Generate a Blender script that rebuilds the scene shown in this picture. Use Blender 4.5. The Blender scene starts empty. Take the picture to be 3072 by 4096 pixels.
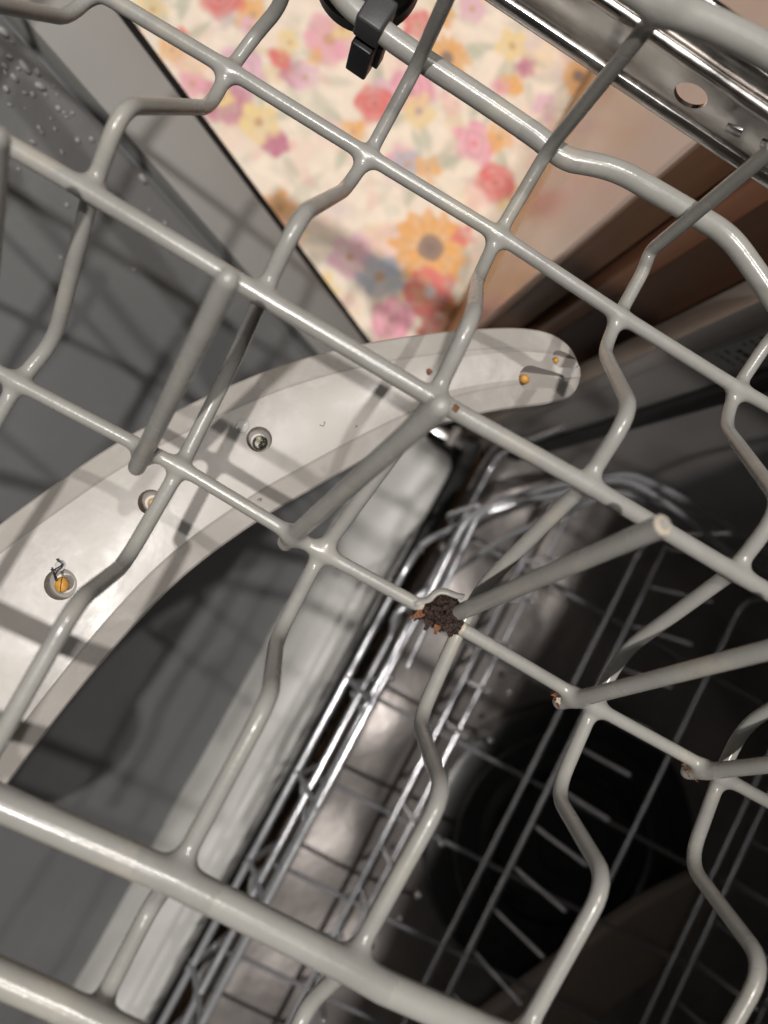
import bpy, bmesh, math, random
import numpy as np
from mathutils import Vector, Matrix

rnd = random.Random(7)
nrs = np.random.RandomState(11)
SC = bpy.context.scene
COL = SC.collection

# ------------------------------------------------------------------ camera
# Survey frame: millimetres, origin at the phone lens. +X right (facing into the
# appliance), +Y into the appliance, +Z up.  The kitchen floor lies 720 mm below.
FLOOR = -720.0
RC = np.array([[-0.47909306, 0.86168287, 0.1672497],
               [0.87108723, 0.49019523, -0.03026008],
               [-0.1080596, 0.13119168, -0.98545008]])   # camera right, down, forward
FPX = 3553.59                                             # focal length, pixels of a 3072 px wide frame

def W(p):
    return Vector((p[0] * .001, p[1] * .001, (p[2] - FLOOR) * .001))

cam_d = bpy.data.cameras.new('camera')
cam = bpy.data.objects.new('camera', cam_d)
COL.objects.link(cam)
r_, d_, f_ = (Vector(RC[i]) for i in range(3))
M = Matrix((r_, -d_, -f_)).transposed().to_4x4()
M.translation = W((0, 0, 0))
cam.matrix_world = M
cam_d.sensor_fit = 'HORIZONTAL'
cam_d.sensor_width = 36.0
cam_d.lens = FPX / 3072 * 36.0
cam_d.clip_start = .005
cam_d.clip_end = 50
cam_d.dof.use_dof = True
cam_d.dof.focus_distance = .2
cam_d.dof.aperture_fstop = 20.0
SC.camera = cam

# ------------------------------------------------------------------ light
world = bpy.data.worlds.new('World')
SC.world = world
world.use_nodes = True
bg = world.node_tree.nodes['Background']
bg.inputs['Color'].default_value = (1.0, .94, .88, 1)
bg.inputs['Strength'].default_value = .009

def lamp(name, pos, watt, radius, col):
    l = bpy.data.lights.new(name, 'POINT')
    l.energy = watt
    l.shadow_soft_size = radius
    l.color = col
    o = bpy.data.objects.new(name, l)
    o.location = W(pos)
    COL.objects.link(o)
    return o
lamp('ceiling_lamp', (306, -165, 1750), 136, .02, (1.0, .95, .895))
lamp('ceiling_lamp', (-430, 115, 1750), 66, .02, (1.0, .95, .895))
ap = bpy.data.lights.new('ceiling_bounce_fill', 'AREA')      # added soft fill standing in for light bounced off the ceiling
ap.shape = 'DISK'; ap.size = 1.3; ap.energy = 7; ap.color = (1.0, .95, .90)
apo = bpy.data.objects.new('ceiling_bounce_fill', ap); apo.location = W((-60, -250, 1800)); COL.objects.link(apo)

SC.view_settings.view_transform = 'Standard'
SC.view_settings.look = 'None'
SC.view_settings.gamma = 1
SC.view_settings.exposure = 0.0
SC.render.engine = 'CYCLES'
SC.cycles.use_denoising = True
SC.cycles.max_bounces = 8
SC.cycles.sample_clamp_indirect = 6.0

# ------------------------------------------------------------------ survey helpers
K = 3072 / 1659.0
def ray(p):
    return RC.T @ np.array([(p[0] - 1536) / FPX, (p[1] - 2048) / FPX, 1.0])
def atz(p, z):
    r = ray(p); return r * (z / r[2])
def atx(p, x):
    r = ray(p); return r * (x / r[0])
def aty(p, y):
    r = ray(p); return r * (y / r[1])
def u(x, y):
    return (x * K, y * K)
def proj(P):
    c = RC @ np.asarray(P, float)
    return (1536 + FPX * c[0] / c[2], 2048 + FPX * c[1] / c[2])
OFF = {1: (0, 0), 2: (1536, 0), 3: (0, 1024), 4: (1536, 1024), 5: (0, 2048), 6: (1536, 2048), 7: (0, 3072), 8: (1536, 3072)}
def c(i, x, y):
    return (OFF[i][0] + x / 1.08, OFF[i][1] + y / 1.08)

# ------------------------------------------------------------------ materials
def mat(name, col, rough=.5, metal=0.0, spec=.5, coat=0.0, trans=0.0, ior=1.45,
        var=0.0, vscale=60.0, bump=0.0, bscale=400.0, bdist=.0004, rvar=0.0, stain=None, samt=.5, sscale=40.0, grain=None):
    m = bpy.data.materials.new(name)
    m.use_nodes = True
    nt = m.node_tree
    b = nt.nodes['Principled BSDF']
    b.inputs['Base Color'].default_value = (*col, 1)
    b.inputs['Roughness'].default_value = rough
    b.inputs['Metallic'].default_value = metal
    b.inputs['Specular IOR Level'].default_value = spec
    b.inputs['Coat Weight'].default_value = coat
    b.inputs['Coat Roughness'].default_value = .15
    b.inputs['Transmission Weight'].default_value = trans
    b.inputs['IOR'].default_value = ior
    geo = nt.nodes.new('ShaderNodeNewGeometry')
    if var > 0 or rvar > 0:
        n = nt.nodes.new('ShaderNodeTexNoise')
        n.inputs['Scale'].default_value = vscale
        n.inputs['Detail'].default_value = 6
        n.inputs['Roughness'].default_value = .6
        nt.links.new(geo.outputs['Position'], n.inputs['Vector'])
        if var > 0:
            mr = nt.nodes.new('ShaderNodeMapRange')
            mr.inputs['From Min'].default_value = .3
            mr.inputs['From Max'].default_value = .7
            mr.inputs['To Min'].default_value = 1 - var
            mr.inputs['To Max'].default_value = 1 + var
            nt.links.new(n.outputs['Fac'], mr.inputs['Value'])
            hs = nt.nodes.new('ShaderNodeVectorMath')
            hs.operation = 'SCALE'
            hs.inputs[0].default_value = col
            nt.links.new(mr.outputs['Result'], hs.inputs['Scale'])
            src = hs.outputs['Vector']
            if stain is not None:
                ns = nt.nodes.new('ShaderNodeTexNoise')
                ns.inputs['Scale'].default_value = sscale
                ns.inputs['Detail'].default_value = 8
                ns.inputs['Roughness'].default_value = .65
                ns.inputs['Distortion'].default_value = .6
                nt.links.new(geo.outputs['Position'], ns.inputs['Vector'])
                ms = nt.nodes.new('ShaderNodeMapRange')
                ms.inputs['From Min'].default_value = .52
                ms.inputs['From Max'].default_value = .68
                ms.inputs['To Max'].default_value = samt
                nt.links.new(ns.outputs['Fac'], ms.inputs['Value'])
                mxn = nt.nodes.new('ShaderNodeMix'); mxn.data_type = 'RGBA'
                nt.links.new(ms.outputs['Result'], mxn.inputs['Factor'])
                nt.links.new(src, mxn.inputs[6]); mxn.inputs[7].default_value = (*stain, 1)
                src = mxn.outputs[2]
            nt.links.new(src, b.inputs['Base Color'])
            if grain is not None:
                gm = nt.nodes.new('ShaderNodeVectorMath'); gm.operation = 'MULTIPLY'; gm.inputs[1].default_value = grain
                nt.links.new(geo.outputs['Position'], gm.inputs[0]); nt.links.new(gm.outputs[0], n.inputs['Vector'])
        if rvar > 0:
            mr = nt.nodes.new('ShaderNodeMapRange')
            mr.inputs['From Min'].default_value = .3
            mr.inputs['From Max'].default_value = .7
            mr.inputs['To Min'].default_value = max(.03, rough - rvar)
            mr.inputs['To Max'].default_value = rough + rvar
            nt.links.new(n.outputs['Fac'], mr.inputs['Value'])
            nt.links.new(mr.outputs['Result'], b.inputs['Roughness'])
    if bump > 0:
        n2 = nt.nodes.new('ShaderNodeTexNoise')
        n2.inputs['Scale'].default_value = bscale
        n2.inputs['Detail'].default_value = 3
        nt.links.new(geo.outputs['Position'], n2.inputs['Vector'])
        bp = nt.nodes.new('ShaderNodeBump')
        bp.inputs['Strength'].default_value = bump
        bp.inputs['Distance'].default_value = bdist
        nt.links.new(n2.outputs['Fac'], bp.inputs['Height'])
        nt.links.new(bp.outputs['Normal'], b.inputs['Normal'])
    return m

MT = {}
MT['wire'] = mat('grey_nylon_coating', (.265, .263, .248), rough=.25, spec=.55, stain=(.36, .33, .275), samt=.55, sscale=55, var=.10, vscale=90, bump=.16, bscale=900, bdist=.00025, rvar=.06)
MT['frame'] = mat('grey_nylon_coating_frame', (.285, .282, .264), rough=.24, spec=.55, stain=(.39, .36, .30), samt=.55, sscale=45, var=.09, vscale=70, bump=.16, bscale=800, bdist=.00025, rvar=.05)
MT['arm'] = mat('spray_arm_plastic', (.335, .315, .293), rough=.34, spec=.45, stain=(.43, .41, .395), samt=.6, sscale=75, var=.10, vscale=45, bump=.12, bscale=300, bdist=.0003, rvar=.12)
MT['arm_inner'] = mat('spray_arm_recess', (.42, .40, .37), rough=.3)
MT['brass'] = mat('nozzle_ochre', (.50, .26, .06), rough=.35, var=.3, vscale=900)
MT['dirt'] = mat('nozzle_dark', (.05, .045, .03), rough=.4, var=.5, vscale=1500)
MT['seed'] = mat('seed_husk', (.55, .28, .05), rough=.28, var=.35, vscale=700)
MT['seed2'] = mat('pale_husk', (.30, .29, .20), rough=.3, var=.4, vscale=900)
MT['hair'] = mat('dark_fibre', (.012, .012, .016), rough=.4)
MT['rust'] = mat('rust', (.021, .009, .005), rough=.6, var=.7, vscale=900, bump=.9, bscale=1500, bdist=.0008)
MT['rust2'] = mat('rust_flake', (.15, .055, .02), rough=.6, var=.5, vscale=1200, bump=.6, bscale=1500, bdist=.0006)
MT['black'] = mat('black_plastic', (.012, .012, .014), rough=.38, spec=.5, bump=.1, bscale=900)
MT['blackgrey'] = mat('dark_grey_plastic', (.045, .045, .048), rough=.45, bump=.1, bscale=900)
MT['door'] = mat('door_liner_grey', (.185, .19, .193), rough=.34, spec=.5, stain=(.235, .24, .24), samt=.45, sscale=14, var=.04, vscale=18, bump=.05, bscale=900, rvar=.05)
MT['door_rim'] = mat('door_rim_grey', (.385, .382, .37), rough=.42, var=.04, vscale=22, bump=.06, bscale=700)
MT['lip'] = mat('door_lip_metal', (.50, .50, .485), rough=.55, metal=.05, var=.08, vscale=25, bump=.12, bscale=120, bdist=.001, rvar=.1)
MT['steel'] = mat('stainless_steel', (.55, .54, .53), rough=.22, metal=1.0, var=.08, vscale=40, bump=.12, bscale=70, bdist=.001, rvar=.08)
MT['rail'] = mat('rail_steel', (.62, .60, .58), rough=.19, metal=1.0, var=.10, vscale=120, bump=.10, bscale=160, bdist=.0006, rvar=.08)
MT['tub'] = mat('tub_grey', (.34, .33, .325), rough=.35, metal=.15, var=.08, vscale=20, bump=.12, bscale=60, bdist=.001, rvar=.1)
MT['tub_floor'] = mat('tub_floor_steel', (.33, .305, .295), rough=.38, metal=.6, var=.15, vscale=22, bump=.3, bscale=30, bdist=.004, rvar=.1)
MT['flange'] = mat('tub_flange', (.50, .47, .44), rough=.4, metal=.3, var=.05)
MT['gasket'] = mat('black_rubber', (.010, .010, .010), rough=.6)
MT['lrack'] = mat('lower_rack_coating', (.50, .51, .54), rough=.19, spec=.7, metal=.6, var=.06, vscale=60, rvar=.06)
MT['filter'] = mat('dark_sump', (.028, .028, .029), rough=.3, spec=.5, var=.3, vscale=60)
MT['larm'] = mat('lower_arm_plastic', (.30, .25, .21), rough=.5)
MT['cab'] = mat('cabinet_front_laminate', (.90, .70, .61), rough=.25, spec=.6, var=.03, vscale=8)
MT['plinth'] = mat('plinth_wood', (.72, .48, .26), rough=.42, var=.12, vscale=30)
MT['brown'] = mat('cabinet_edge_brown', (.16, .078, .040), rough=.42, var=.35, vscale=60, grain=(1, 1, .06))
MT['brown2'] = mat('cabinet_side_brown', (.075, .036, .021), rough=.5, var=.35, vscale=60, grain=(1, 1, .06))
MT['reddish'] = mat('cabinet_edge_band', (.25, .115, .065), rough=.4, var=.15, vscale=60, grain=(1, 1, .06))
MT['wood'] = mat('floor_wood', (.45, .27, .14), rough=.4, var=.2, vscale=14)
def water():
    m = bpy.data.materials.new('water'); m.use_nodes = True; nt = m.node_tree
    nt.nodes.remove(nt.nodes['Principled BSDF'])
    out = nt.nodes['Material Output']
    tr = nt.nodes.new('ShaderNodeBsdfTransparent'); tr.inputs['Color'].default_value = (.97, .97, .97, 1)
    gl = nt.nodes.new('ShaderNodeBsdfGlossy'); gl.inputs['Roughness'].default_value = .04
    df = nt.nodes.new('ShaderNodeBsdfDiffuse'); df.inputs['Color'].default_value = (.70, .70, .69, 1)
    fr = nt.nodes.new('ShaderNodeFresnel'); fr.inputs['IOR'].default_value = 1.45
    m1 = nt.nodes.new('ShaderNodeMixShader'); m1.inputs['Fac'].default_value = .38
    m2 = nt.nodes.new('ShaderNodeMixShader')
    nt.links.new(tr.outputs[0], m1.inputs[1]); nt.links.new(df.outputs[0], m1.inputs[2])
    nt.links.new(fr.outputs[0], m2.inputs['Fac']); nt.links.new(m1.outputs[0], m2.inputs[1]); nt.links.new(gl.outputs[0], m2.inputs[2])
    nt.links.new(m2.outputs[0], out.inputs['Surface'])
    return m
MT['water'] = water()
MT['drop'] = mat('drop', (.95, .95, .96), rough=.03, spec=.9, metal=.95)  # bright mirror metal instead of clear water, puts the glints into the drops
MT['sticker'] = mat('sticker_grey', (.42, .42, .41), rough=.45)
MT['ink'] = mat('sticker_print', (.03, .03, .03), rough=.6)
MT['coat_edge'] = mat('coating_edge', (.40, .34, .27), rough=.6, var=.3, vscale=900)

# ------------------------------------------------------------------ mesh helpers
def link(name, me, m=None, parent=None, smooth=True, sharp=None):
    if m is not None:
        me.materials.append(m)
    if smooth:
        me.polygons.foreach_set('use_smooth', [True] * len(me.polygons))
        if sharp is not None:
            me.set_sharp_from_angle(angle=math.radians(sharp))
    o = bpy.data.objects.new(name, me)
    COL.objects.link(o)
    if parent is not None:
        o.parent = parent
        o.matrix_parent_inverse = parent.matrix_world.inverted()
    return o

def from_py(name, vs, fs, m, parent=None, smooth=True, sharp=None):
    """vs in survey millimetres"""
    me = bpy.data.meshes.new(name)
    a = np.asarray(vs, float) * .001
    a[:, 2] -= FLOOR * .001
    me.from_pydata(a.tolist(), [], [tuple(f) for f in fs])
    me.update()
    return link(name, me, m, parent, smooth, sharp)

def thing(name, base, label, cat, group=None):
    o = bpy.data.objects.new(name, None)
    o.empty_display_size = .01
    o.location = W(base)
    COL.objects.link(o)
    o['label'] = label
    o['category'] = cat
    if group: o['group'] = group
    bpy.context.view_layer.update()
    return o

def tag(o, label, cat, group=None):
    o['label'] = label; o['category'] = cat
    if group: o['group'] = group
    return o

def fillet(pts, rad, step=6):
    """round the corners of a polyline; rad: number or list per point"""
    pts = [np.asarray(p, float) for p in pts]
    out = [pts[0]]
    for i in range(1, len(pts) - 1):
        p, a, b = pts[i], pts[i - 1], pts[i + 1]
        r = rad[i] if isinstance(rad, (list, tuple)) else rad
        da, db = a - p, b - p
        la, lb = np.linalg.norm(da), np.linalg.norm(db)
        t = min(r, la * .48, lb * .48)
        s, e = p + da / la * t, p + db / lb * t
        for k in range(step + 1):
            q = k / step
            out.append((1 - q) ** 2 * s + 2 * q * (1 - q) * p + q * q * e)
    out.append(pts[-1])
    res = [out[0]]
    for q in out[1:]:
        if np.linalg.norm(q - res[-1]) > .05: res.append(q)
    return np.array(res)

def tube_mesh(path, r, n=14, cap=True, r_end=None, round_start=False, round_end=False):
    path = np.asarray(path, float)
    rr = np.full(len(path), float(r)) if np.isscalar(r) else np.asarray(r, float)
    if round_start or round_end:
        pts, rs = list(path), list(rr)
        def dome(p, d, r0):
            return [(p + d * r0 * math.sin(a), r0 * math.cos(a)) for a in (.45, .85, 1.2, 1.45)]
        if round_end:
            d = pts[-1] - pts[-2]; d /= np.linalg.norm(d)
            for q, s in dome(pts[-1].copy(), d, rs[-1]): pts.append(q); rs.append(s)
        if round_start:
            d = pts[0] - pts[1]; d /= np.linalg.norm(d)
            for q, s in dome(pts[0].copy(), d, rs[0]): pts.insert(0, q); rs.insert(0, s)
        path, rr = np.array(pts), np.array(rs)
    T = np.gradient(path, axis=0)
    T /= np.linalg.norm(T, axis=1)[:, None]
    a = np.array([0, 0, 1.0]) if abs(T[0][2]) < .9 else np.array([1.0, 0, 0])
    N = np.cross(T[0], a); N /= np.linalg.norm(N)
    vs, fs = [], []
    for i in range(len(path)):
        N = N - T[i] * (N @ T[i]); N /= np.linalg.norm(N)
        B = np.cross(T[i], N)
        for k in range(n):
            t = 2 * math.pi * k / n
            vs.append(path[i] + rr[i] * (math.cos(t) * N + math.sin(t) * B))
    for i in range(len(path) - 1):
        for k in range(n):
            a0, b0 = i * n + k, i * n + (k + 1) % n
            fs.append((a0, b0, b0 + n, a0 + n))
    if cap:
        fs.append(tuple(range(n - 1, -1, -1)))
        fs.append(tuple(range((len(path) - 1) * n, len(path) * n)))
    return vs, fs

def tube(name, path, r, m, parent=None, n=14, **kw):
    vs, fs = tube_mesh(path, r, n, **kw)
    return from_py(name, vs, fs, m, parent, True, 50)

def box(name, lo, hi, m, parent=None, bev=0.0, seg=2):
    bm = bmesh.new()
    bmesh.ops.create_cube(bm, size=1)
    for v in bm.verts:
        v.co = Vector([(lo[i] + hi[i]) / 2 + v.co[i] * (hi[i] - lo[i]) for i in range(3)])
    if bev > 0:
        bmesh.ops.bevel(bm, geom=bm.edges[:], offset=bev, segments=seg, profile=.5, affect='EDGES')
    for v in bm.verts: v.co = W(v.co)
    me = bpy.data.meshes.new(name); bm.to_mesh(me); bm.free()
    return link(name, me, m, parent, bev > 0, 40)

def prism(name, pts, axis, a, b, m, parent=None, bev=0.0):
    """polygon pts (2-D) extruded along axis 0/1/2 from a to b"""
    bm = bmesh.new()
    def mk(p, q):
        v = list(p); v.insert(axis, q); return v
    lo = [bm.verts.new(mk(p, a)) for p in pts]
    hi = [bm.verts.new(mk(p, b)) for p in pts]
    bm.faces.new(lo); bm.faces.new(hi[::-1])
    n = len(pts)
    for i in range(n): bm.faces.new((lo[i], hi[i], hi[(i + 1) % n], lo[(i + 1) % n]))
    bmesh.ops.recalc_face_normals(bm, faces=bm.faces[:])
    if bev > 0:
        bmesh.ops.bevel(bm, geom=bm.edges[:], offset=bev, segments=2, profile=.5, affect='EDGES')
    for v in bm.verts: v.co = W(v.co)
    me = bpy.data.meshes.new(name); bm.to_mesh(me); bm.free()
    return link(name, me, m, parent, True, 40)

# surface nets: used for the coated weld joints where wires cross
def surf_nets(field, lo, h):
    nx, ny, nz = field.shape
    s = field < 0
    occ = np.zeros((nx - 1, ny - 1, nz - 1), int)
    for a in (0, 1):
        for b in (0, 1):
            for d in (0, 1):
                occ += s[a:nx - 1 + a, b:ny - 1 + b, d:nz - 1 + d]
    act = (occ > 0) & (occ < 8)
    idx = -np.ones(act.shape, int)
    cells = np.argwhere(act)
    idx[act] = np.arange(len(cells))
    acc = np.zeros((len(cells), 3)); cnt = np.zeros(len(cells))
    cs = [(a, b, d) for a in (0, 1) for b in (0, 1) for d in (0, 1)]
    for i in range(8):
        for j in range(i + 1, 8):
            p, q = np.array(cs[i]), np.array(cs[j])
            if abs(p - q).sum() != 1: continue
            f0 = field[tuple((cells + p).T)]; f1 = field[tuple((cells + q).T)]
            m = (f0 < 0) != (f1 < 0)
            t = np.where(m, f0 / np.where(m, f0 - f1, 1), 0)
            pt = p + (q - p) * t[:, None]
            acc[m] += pt[m]; cnt[m] += 1
    v = (cells + acc / cnt[:, None]) * h + lo
    fs = []
    for ax in range(3):
        b_, c_ = (ax + 1) % 3, (ax + 2) % 3
        sl0 = [slice(None)] * 3; sl1 = [slice(None)] * 3
        sl0[ax] = slice(0, -1); sl1[ax] = slice(1, None)
        ch = s[tuple(sl0)] != s[tuple(sl1)]
        for e in np.argwhere(ch):
            if e[b_] == 0 or e[c_] == 0: continue
            q = []
            ok = True
            for db, dc in ((0, 0), (-1, 0), (-1, -1), (0, -1)):
                k = e.copy(); k[b_] += db; k[c_] += dc
                if (k >= np.array(idx.shape)).any() or idx[tuple(k)] < 0: ok = False; break
                q.append(idx[tuple(k)])
            if not ok: continue
            if s[tuple(e)]: q = q[::-1]
            fs.append(q[::-1])
    return v, fs

def seg_dist(P, path):
    best = np.full(P.shape[0], 1e9)
    for a, b in zip(path[:-1], path[1:]):
        ab = b - a
        t = np.clip(((P - a) @ ab) / (ab @ ab), 0, 1)
        d = np.linalg.norm(P - a - t[:, None] * ab, axis=1)
        best = np.minimum(best, d)
    return best

def weld(center, wires, m, parent, k=2.6, R=7.0, h=.5, name='weld_joint'):
    """smooth union of the wires near a crossing (the dipped coating bridges the corner)"""
    lo = np.asarray(center) - R - 2 * h
    n = int(2 * (R + 2 * h) / h) + 1
    g = np.arange(n) * h
    X, Y, Z = np.meshgrid(g, g, g, indexing='ij')
    P = np.stack([X.ravel(), Y.ravel(), Z.ravel()], 1) + lo
    ds = []
    for path, r in wires:
        path = np.asarray(path)
        # keep near segments
        near = [i for i in range(len(path) - 1)
                if np.linalg.norm(seg_dist(np.asarray(center)[None], path[i:i + 2])) < R * 1.9]
        if not near: continue
        ds.append(seg_dist(P, path[near[0]:near[-1] + 2]) - r)
    if len(ds) < 2: return None
    d = ds[0]
    for e in ds[1:]:
        hh = np.clip(.5 + .5 * (e - d) / k, 0, 1)
        d = e * (1 - hh) + d * hh - k * hh * (1 - hh)
    # trim to where the union differs from the bare wires
    raw = np.min(np.stack(ds), 0)
    d2 = np.maximum(d - .02, np.linalg.norm(P - center, axis=1) - R)
    f = d2.reshape(n, n, n)
    v, fs = surf_nets(f, lo, h)
    # drop the end discs cut by the sphere
    keep = np.linalg.norm(v - center, axis=1) < R - .35
    fs = [q for q in fs if all(keep[i] for i in q)]
    used = sorted({i for q in fs for i in q}); mp = {o: i for i, o in enumerate(used)}
    if not used: return None
    return from_py(name, v[used], [[mp[i] for i in q] for q in fs], m, parent)

# ================================================================== SETTING
# floor, rug
floor = box('floor', (-1400, -1400, FLOOR - 20), (1200, 900, FLOOR), MT['wood'])
floor['kind'] = 'structure'

def build_rug():
    zr = FLOOR + 4
    x0, x1, y0, y1, st = -640., 60., -420., 66., 1.1
    xs = np.arange(x0, x1, st); ys = np.arange(y0, y1, st)
    GX, GY = np.meshgrid(xs, ys, indexing='ij')
    lin = lambda r, g, b: np.array([((q / 255) ** 2.2) for q in (r, g, b)])
    colr = np.empty(GX.shape + (3,)); colr[:] = lin(247, 233, 216)
    # watercolour ground
    def blur_noise(n):
        a = nrs.rand(GX.shape[0] // n + 3, GX.shape[1] // n + 3)
        ii = np.arange(GX.shape[0]) / n; jj = np.arange(GX.shape[1]) / n
        i0 = ii.astype(int); j0 = jj.astype(int)
        fi = (ii - i0)[:, None]; fj = (jj - j0)[None]
        fi = fi * fi * (3 - 2 * fi); fj = fj * fj * (3 - 2 * fj)
        return (a[i0][:, j0] * (1 - fi) * (1 - fj) + a[i0 + 1][:, j0] * fi * (1 - fj) +
                a[i0][:, j0 + 1] * (1 - fi) * fj + a[i0 + 1][:, j0 + 1] * fi * fj)
    wob = blur_noise(6) - .5
    wob2 = blur_noise(18) - .5
    wob3 = blur_noise(11) - .5
    def paint(mask, col, a=1.0):
        al = (np.clip(mask, 0, 1) * a)[..., None]
        colr[:] = colr * (1 - al) + np.asarray(col) * al
    paint(np.clip((wob2 - .08) * 4, 0, 1), lin(240, 205, 190), .45)
    paint(np.clip((wob3 - .2) * 5, 0, 1), lin(205, 205, 190), .5)
    def leaf(cx, cy, ln, wd, ang, col, a=.8):
        ca, sa = math.cos(ang), math.sin(ang)
        p = (GX - cx) * ca + (GY - cy) * sa; q = -(GX - cx) * sa + (GY - cy) * ca
        t = np.clip(p / ln, 0, 1)
        w = wd * np.sin(np.pi * t) ** .8 + 1e-6
        paint(np.clip((w + 1 - np.abs(q)) / 4.0 * ((p > 0) & (p < ln)), 0, 1), col, a * (.8 + .4 * wob))
    def bloom(cx, cy, r, col, kind, ctr=None):
        dx, dy = GX - cx, GY - cy
        d = np.hypot(dx, dy); th = np.arctan2(dy, dx)
        ph = rnd.random() * 6
        if kind == 'sun':
            n = 13
            e = r * (.90 + .10 * np.cos(n * th + ph)) + 7 * wob
            paint((e + 1.5 - d) / 5.0, col, .86 + .5 * wob)
            paint((e + 1.5 - d) / 5.0 * (np.cos(n * th + ph + 2.4) > .6), np.asarray(col) * .8, .45)
            paint((r * .33 + 2 * wob - d) / 1.8, ctr if ctr is not None else lin(120, 92, 84), .95)
            paint((r * .17 - d) / 1.8, lin(92, 72, 70), .6)
        elif kind == 'rose':
            e = r * (.92 + .08 * np.cos(5 * th + ph)) + 5 * wob
            paint((e + 1.5 - d) / 5.0, col, .86 + .5 * wob)
            rings = np.cos(d / r * 15 + 1.6 * np.cos(th * 2 + ph) + 3 * wob)
            paint((e + 1.5 - d) / 5.0 * (rings > .45), np.asarray(col) * .80, .5)
            paint((e + 1.5 - d) / 5.0 * (rings < -.6), np.minimum(np.asarray(col) * 1.2 + .05, 1), .35)
            paint((r * .2 - d) / 1.6, ctr if ctr is not None else np.asarray(col) * .62, .7)
        else:  # open petals
            n = 5
            e = r * (.74 + .26 * np.abs(np.cos(n / 2 * th + ph))) + 5 * wob
            paint((e + 1.5 - d) / 5.0, col, .74 + .6 * wob)
            paint((e + 1.5 - d) / 5.0 * (np.abs(np.cos(n / 2 * th + ph)) < .25), np.asarray(col) * .85, .4)
            paint((r * .24 + 2 * wob - d) / 1.6, ctr if ctr is not None else lin(190, 140, 90), .8)
    PINK, RED, ORG, YEL, BLU, MAG, LIL = (lin(232, 152, 178), lin(218, 82, 88), lin(233, 165, 78), lin(236, 208, 138),
                                          lin(150, 172, 198), lin(186, 92, 132), lin(222, 172, 198))
    GRN, GRY = lin(158, 172, 150), lin(198, 196, 178)
    FL = [(930, 535, 88, ORG, 'sun'), (1070, 395, 47, RED, 'rose'), (810, 225, 45, RED, 'rose'), (928, 632, 58, RED, 'open', lin(190, 205, 210)),
          (845, 690, 50, PINK, 'rose'), (1025, 310, 50, PINK, 'rose', lin(232, 110, 110)), (820, 598, 52, BLU, 'open'), (880, 355, 40, BLU, 'open'),
          (595, 310, 31, MAG, 'rose'), (560, 265, 44, YEL, 'open', lin(180, 130, 90)), (1135, 145, 27, MAG, 'rose'), (1107, 100, 38, YEL, 'open', lin(190, 140, 80)),
          (965, 125, 50, ORG, 'sun'), (1250, 165, 46, ORG, 'sun'), (605, 450, 42, ORG, 'open'), (905, 240, 42, YEL, 'open', lin(165, 140, 150)),
          (475, -5, 46, RED, 'rose'), (608, 128, 26, RED, 'open'), (625, 92, 27, YEL, 'open'), (682, 122, 20, ORG, 'open'),
          (660, 168, 34, LIL, 'open'), (415, 182, 30, PINK, 'open'), (372, 108, 30, ORG, 'open'), (385, 75, 18, RED, 'open'), (905, 55, 40, RED, 'open'),
          (925, 365, 32, ORG, 'open'), (762, 285, 32, ORG, 'open'), (1080, 295, 36, ORG, 'open'), (778, 530, 30, LIL, 'open'), (1003, 510, 26, RED, 'open'),
          (690, 620, 40, YEL, 'open'), (1180, 230, 30, LIL, 'open'), (990, 690, 40, ORG, 'open'), (740, 60, 30, YEL, 'open'), (330, 20, 34, YEL, 'open'),
          (540, 60, 26, LIL, 'open'), (480, 210, 24, YEL, 'open'), (1200, 60, 36, PINK, 'rose'), (1020, 20, 34, LIL, 'open'), (1080, 190, 24, PINK, 'open')]
    for fx, fy, *_ in FL:
        p = atz(u(fx, fy), zr)
        for q in range(rnd.randint(2, 4)):
            a = rnd.random() * 6.28
            leaf(p[0] + math.cos(a) * 9, p[1] + math.sin(a) * 9, rnd.uniform(22, 40), rnd.uniform(3.5, 7), a, GRN if rnd.random() < .55 else GRY, .75)
    for q in range(150):
        a = rnd.random() * 6.28
        leaf(rnd.uniform(x0, x1), rnd.uniform(y0, y1), rnd.uniform(12, 26), rnd.uniform(2, 5), a, rnd.choice([GRN, GRY, GRY, lin(225, 190, 175)]), .6)
    for q in range(260):
        cx, cy = rnd.uniform(x0, x1), rnd.uniform(y0, y1)
        rr = rnd.uniform(5, 17)
        d = np.hypot((GX - cx) * rnd.uniform(.6, 1.2), GY - cy) + 9 * wob
        paint((rr - d) / 6, rnd.choice([lin(244, 196, 180), lin(240, 170, 165), lin(244, 180, 190), lin(214, 190, 200), lin(206, 206, 186), lin(242, 214, 170)]), rnd.uniform(.25, .6))
    for q in range(120):
        cx, cy = rnd.uniform(x0, x1), rnd.uniform(y0, y1)
        w = proj((cx, cy, zr))
        if 200 * K < w[0] < 1300 * K and -50 < w[1] < 740 * K: 
            if rnd.random() < .25: continue
        bloom(cx, cy, rnd.uniform(9, 24), rnd.choice([PINK, RED, ORG, YEL, BLU, LIL, MAG]), rnd.choice(['rose', 'open', 'open']))
    for fl in FL:
        p = atz(u(fl[0], fl[1]), zr)
        bloom(p[0], p[1], fl[2] * K * 725 / FPX * 1.08, fl[3], fl[4], fl[5] if len(fl) > 5 else None)
    colr[:] = colr * .80 + lin(248, 232, 214) * .20
    colr[:] *= (1 + .10 * wob + .06 * wob3)[..., None]
    nx, ny = GX.shape
    V = np.stack([GX.ravel(), GY.ravel(), np.full(GX.size, zr)], 1) * .001
    V[:, 2] -= FLOOR * .001
    V[:, 2] += (nrs.rand(len(V)) - .5) * .0002
    i, j = np.meshgrid(np.arange(nx - 1), np.arange(ny - 1), indexing='ij')
    a = (i * ny + j).ravel()
    F = np.stack([a, a + ny, a + ny + 1, a + 1], 1)
    me = bpy.data.meshes.new('floral_rug')
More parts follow.
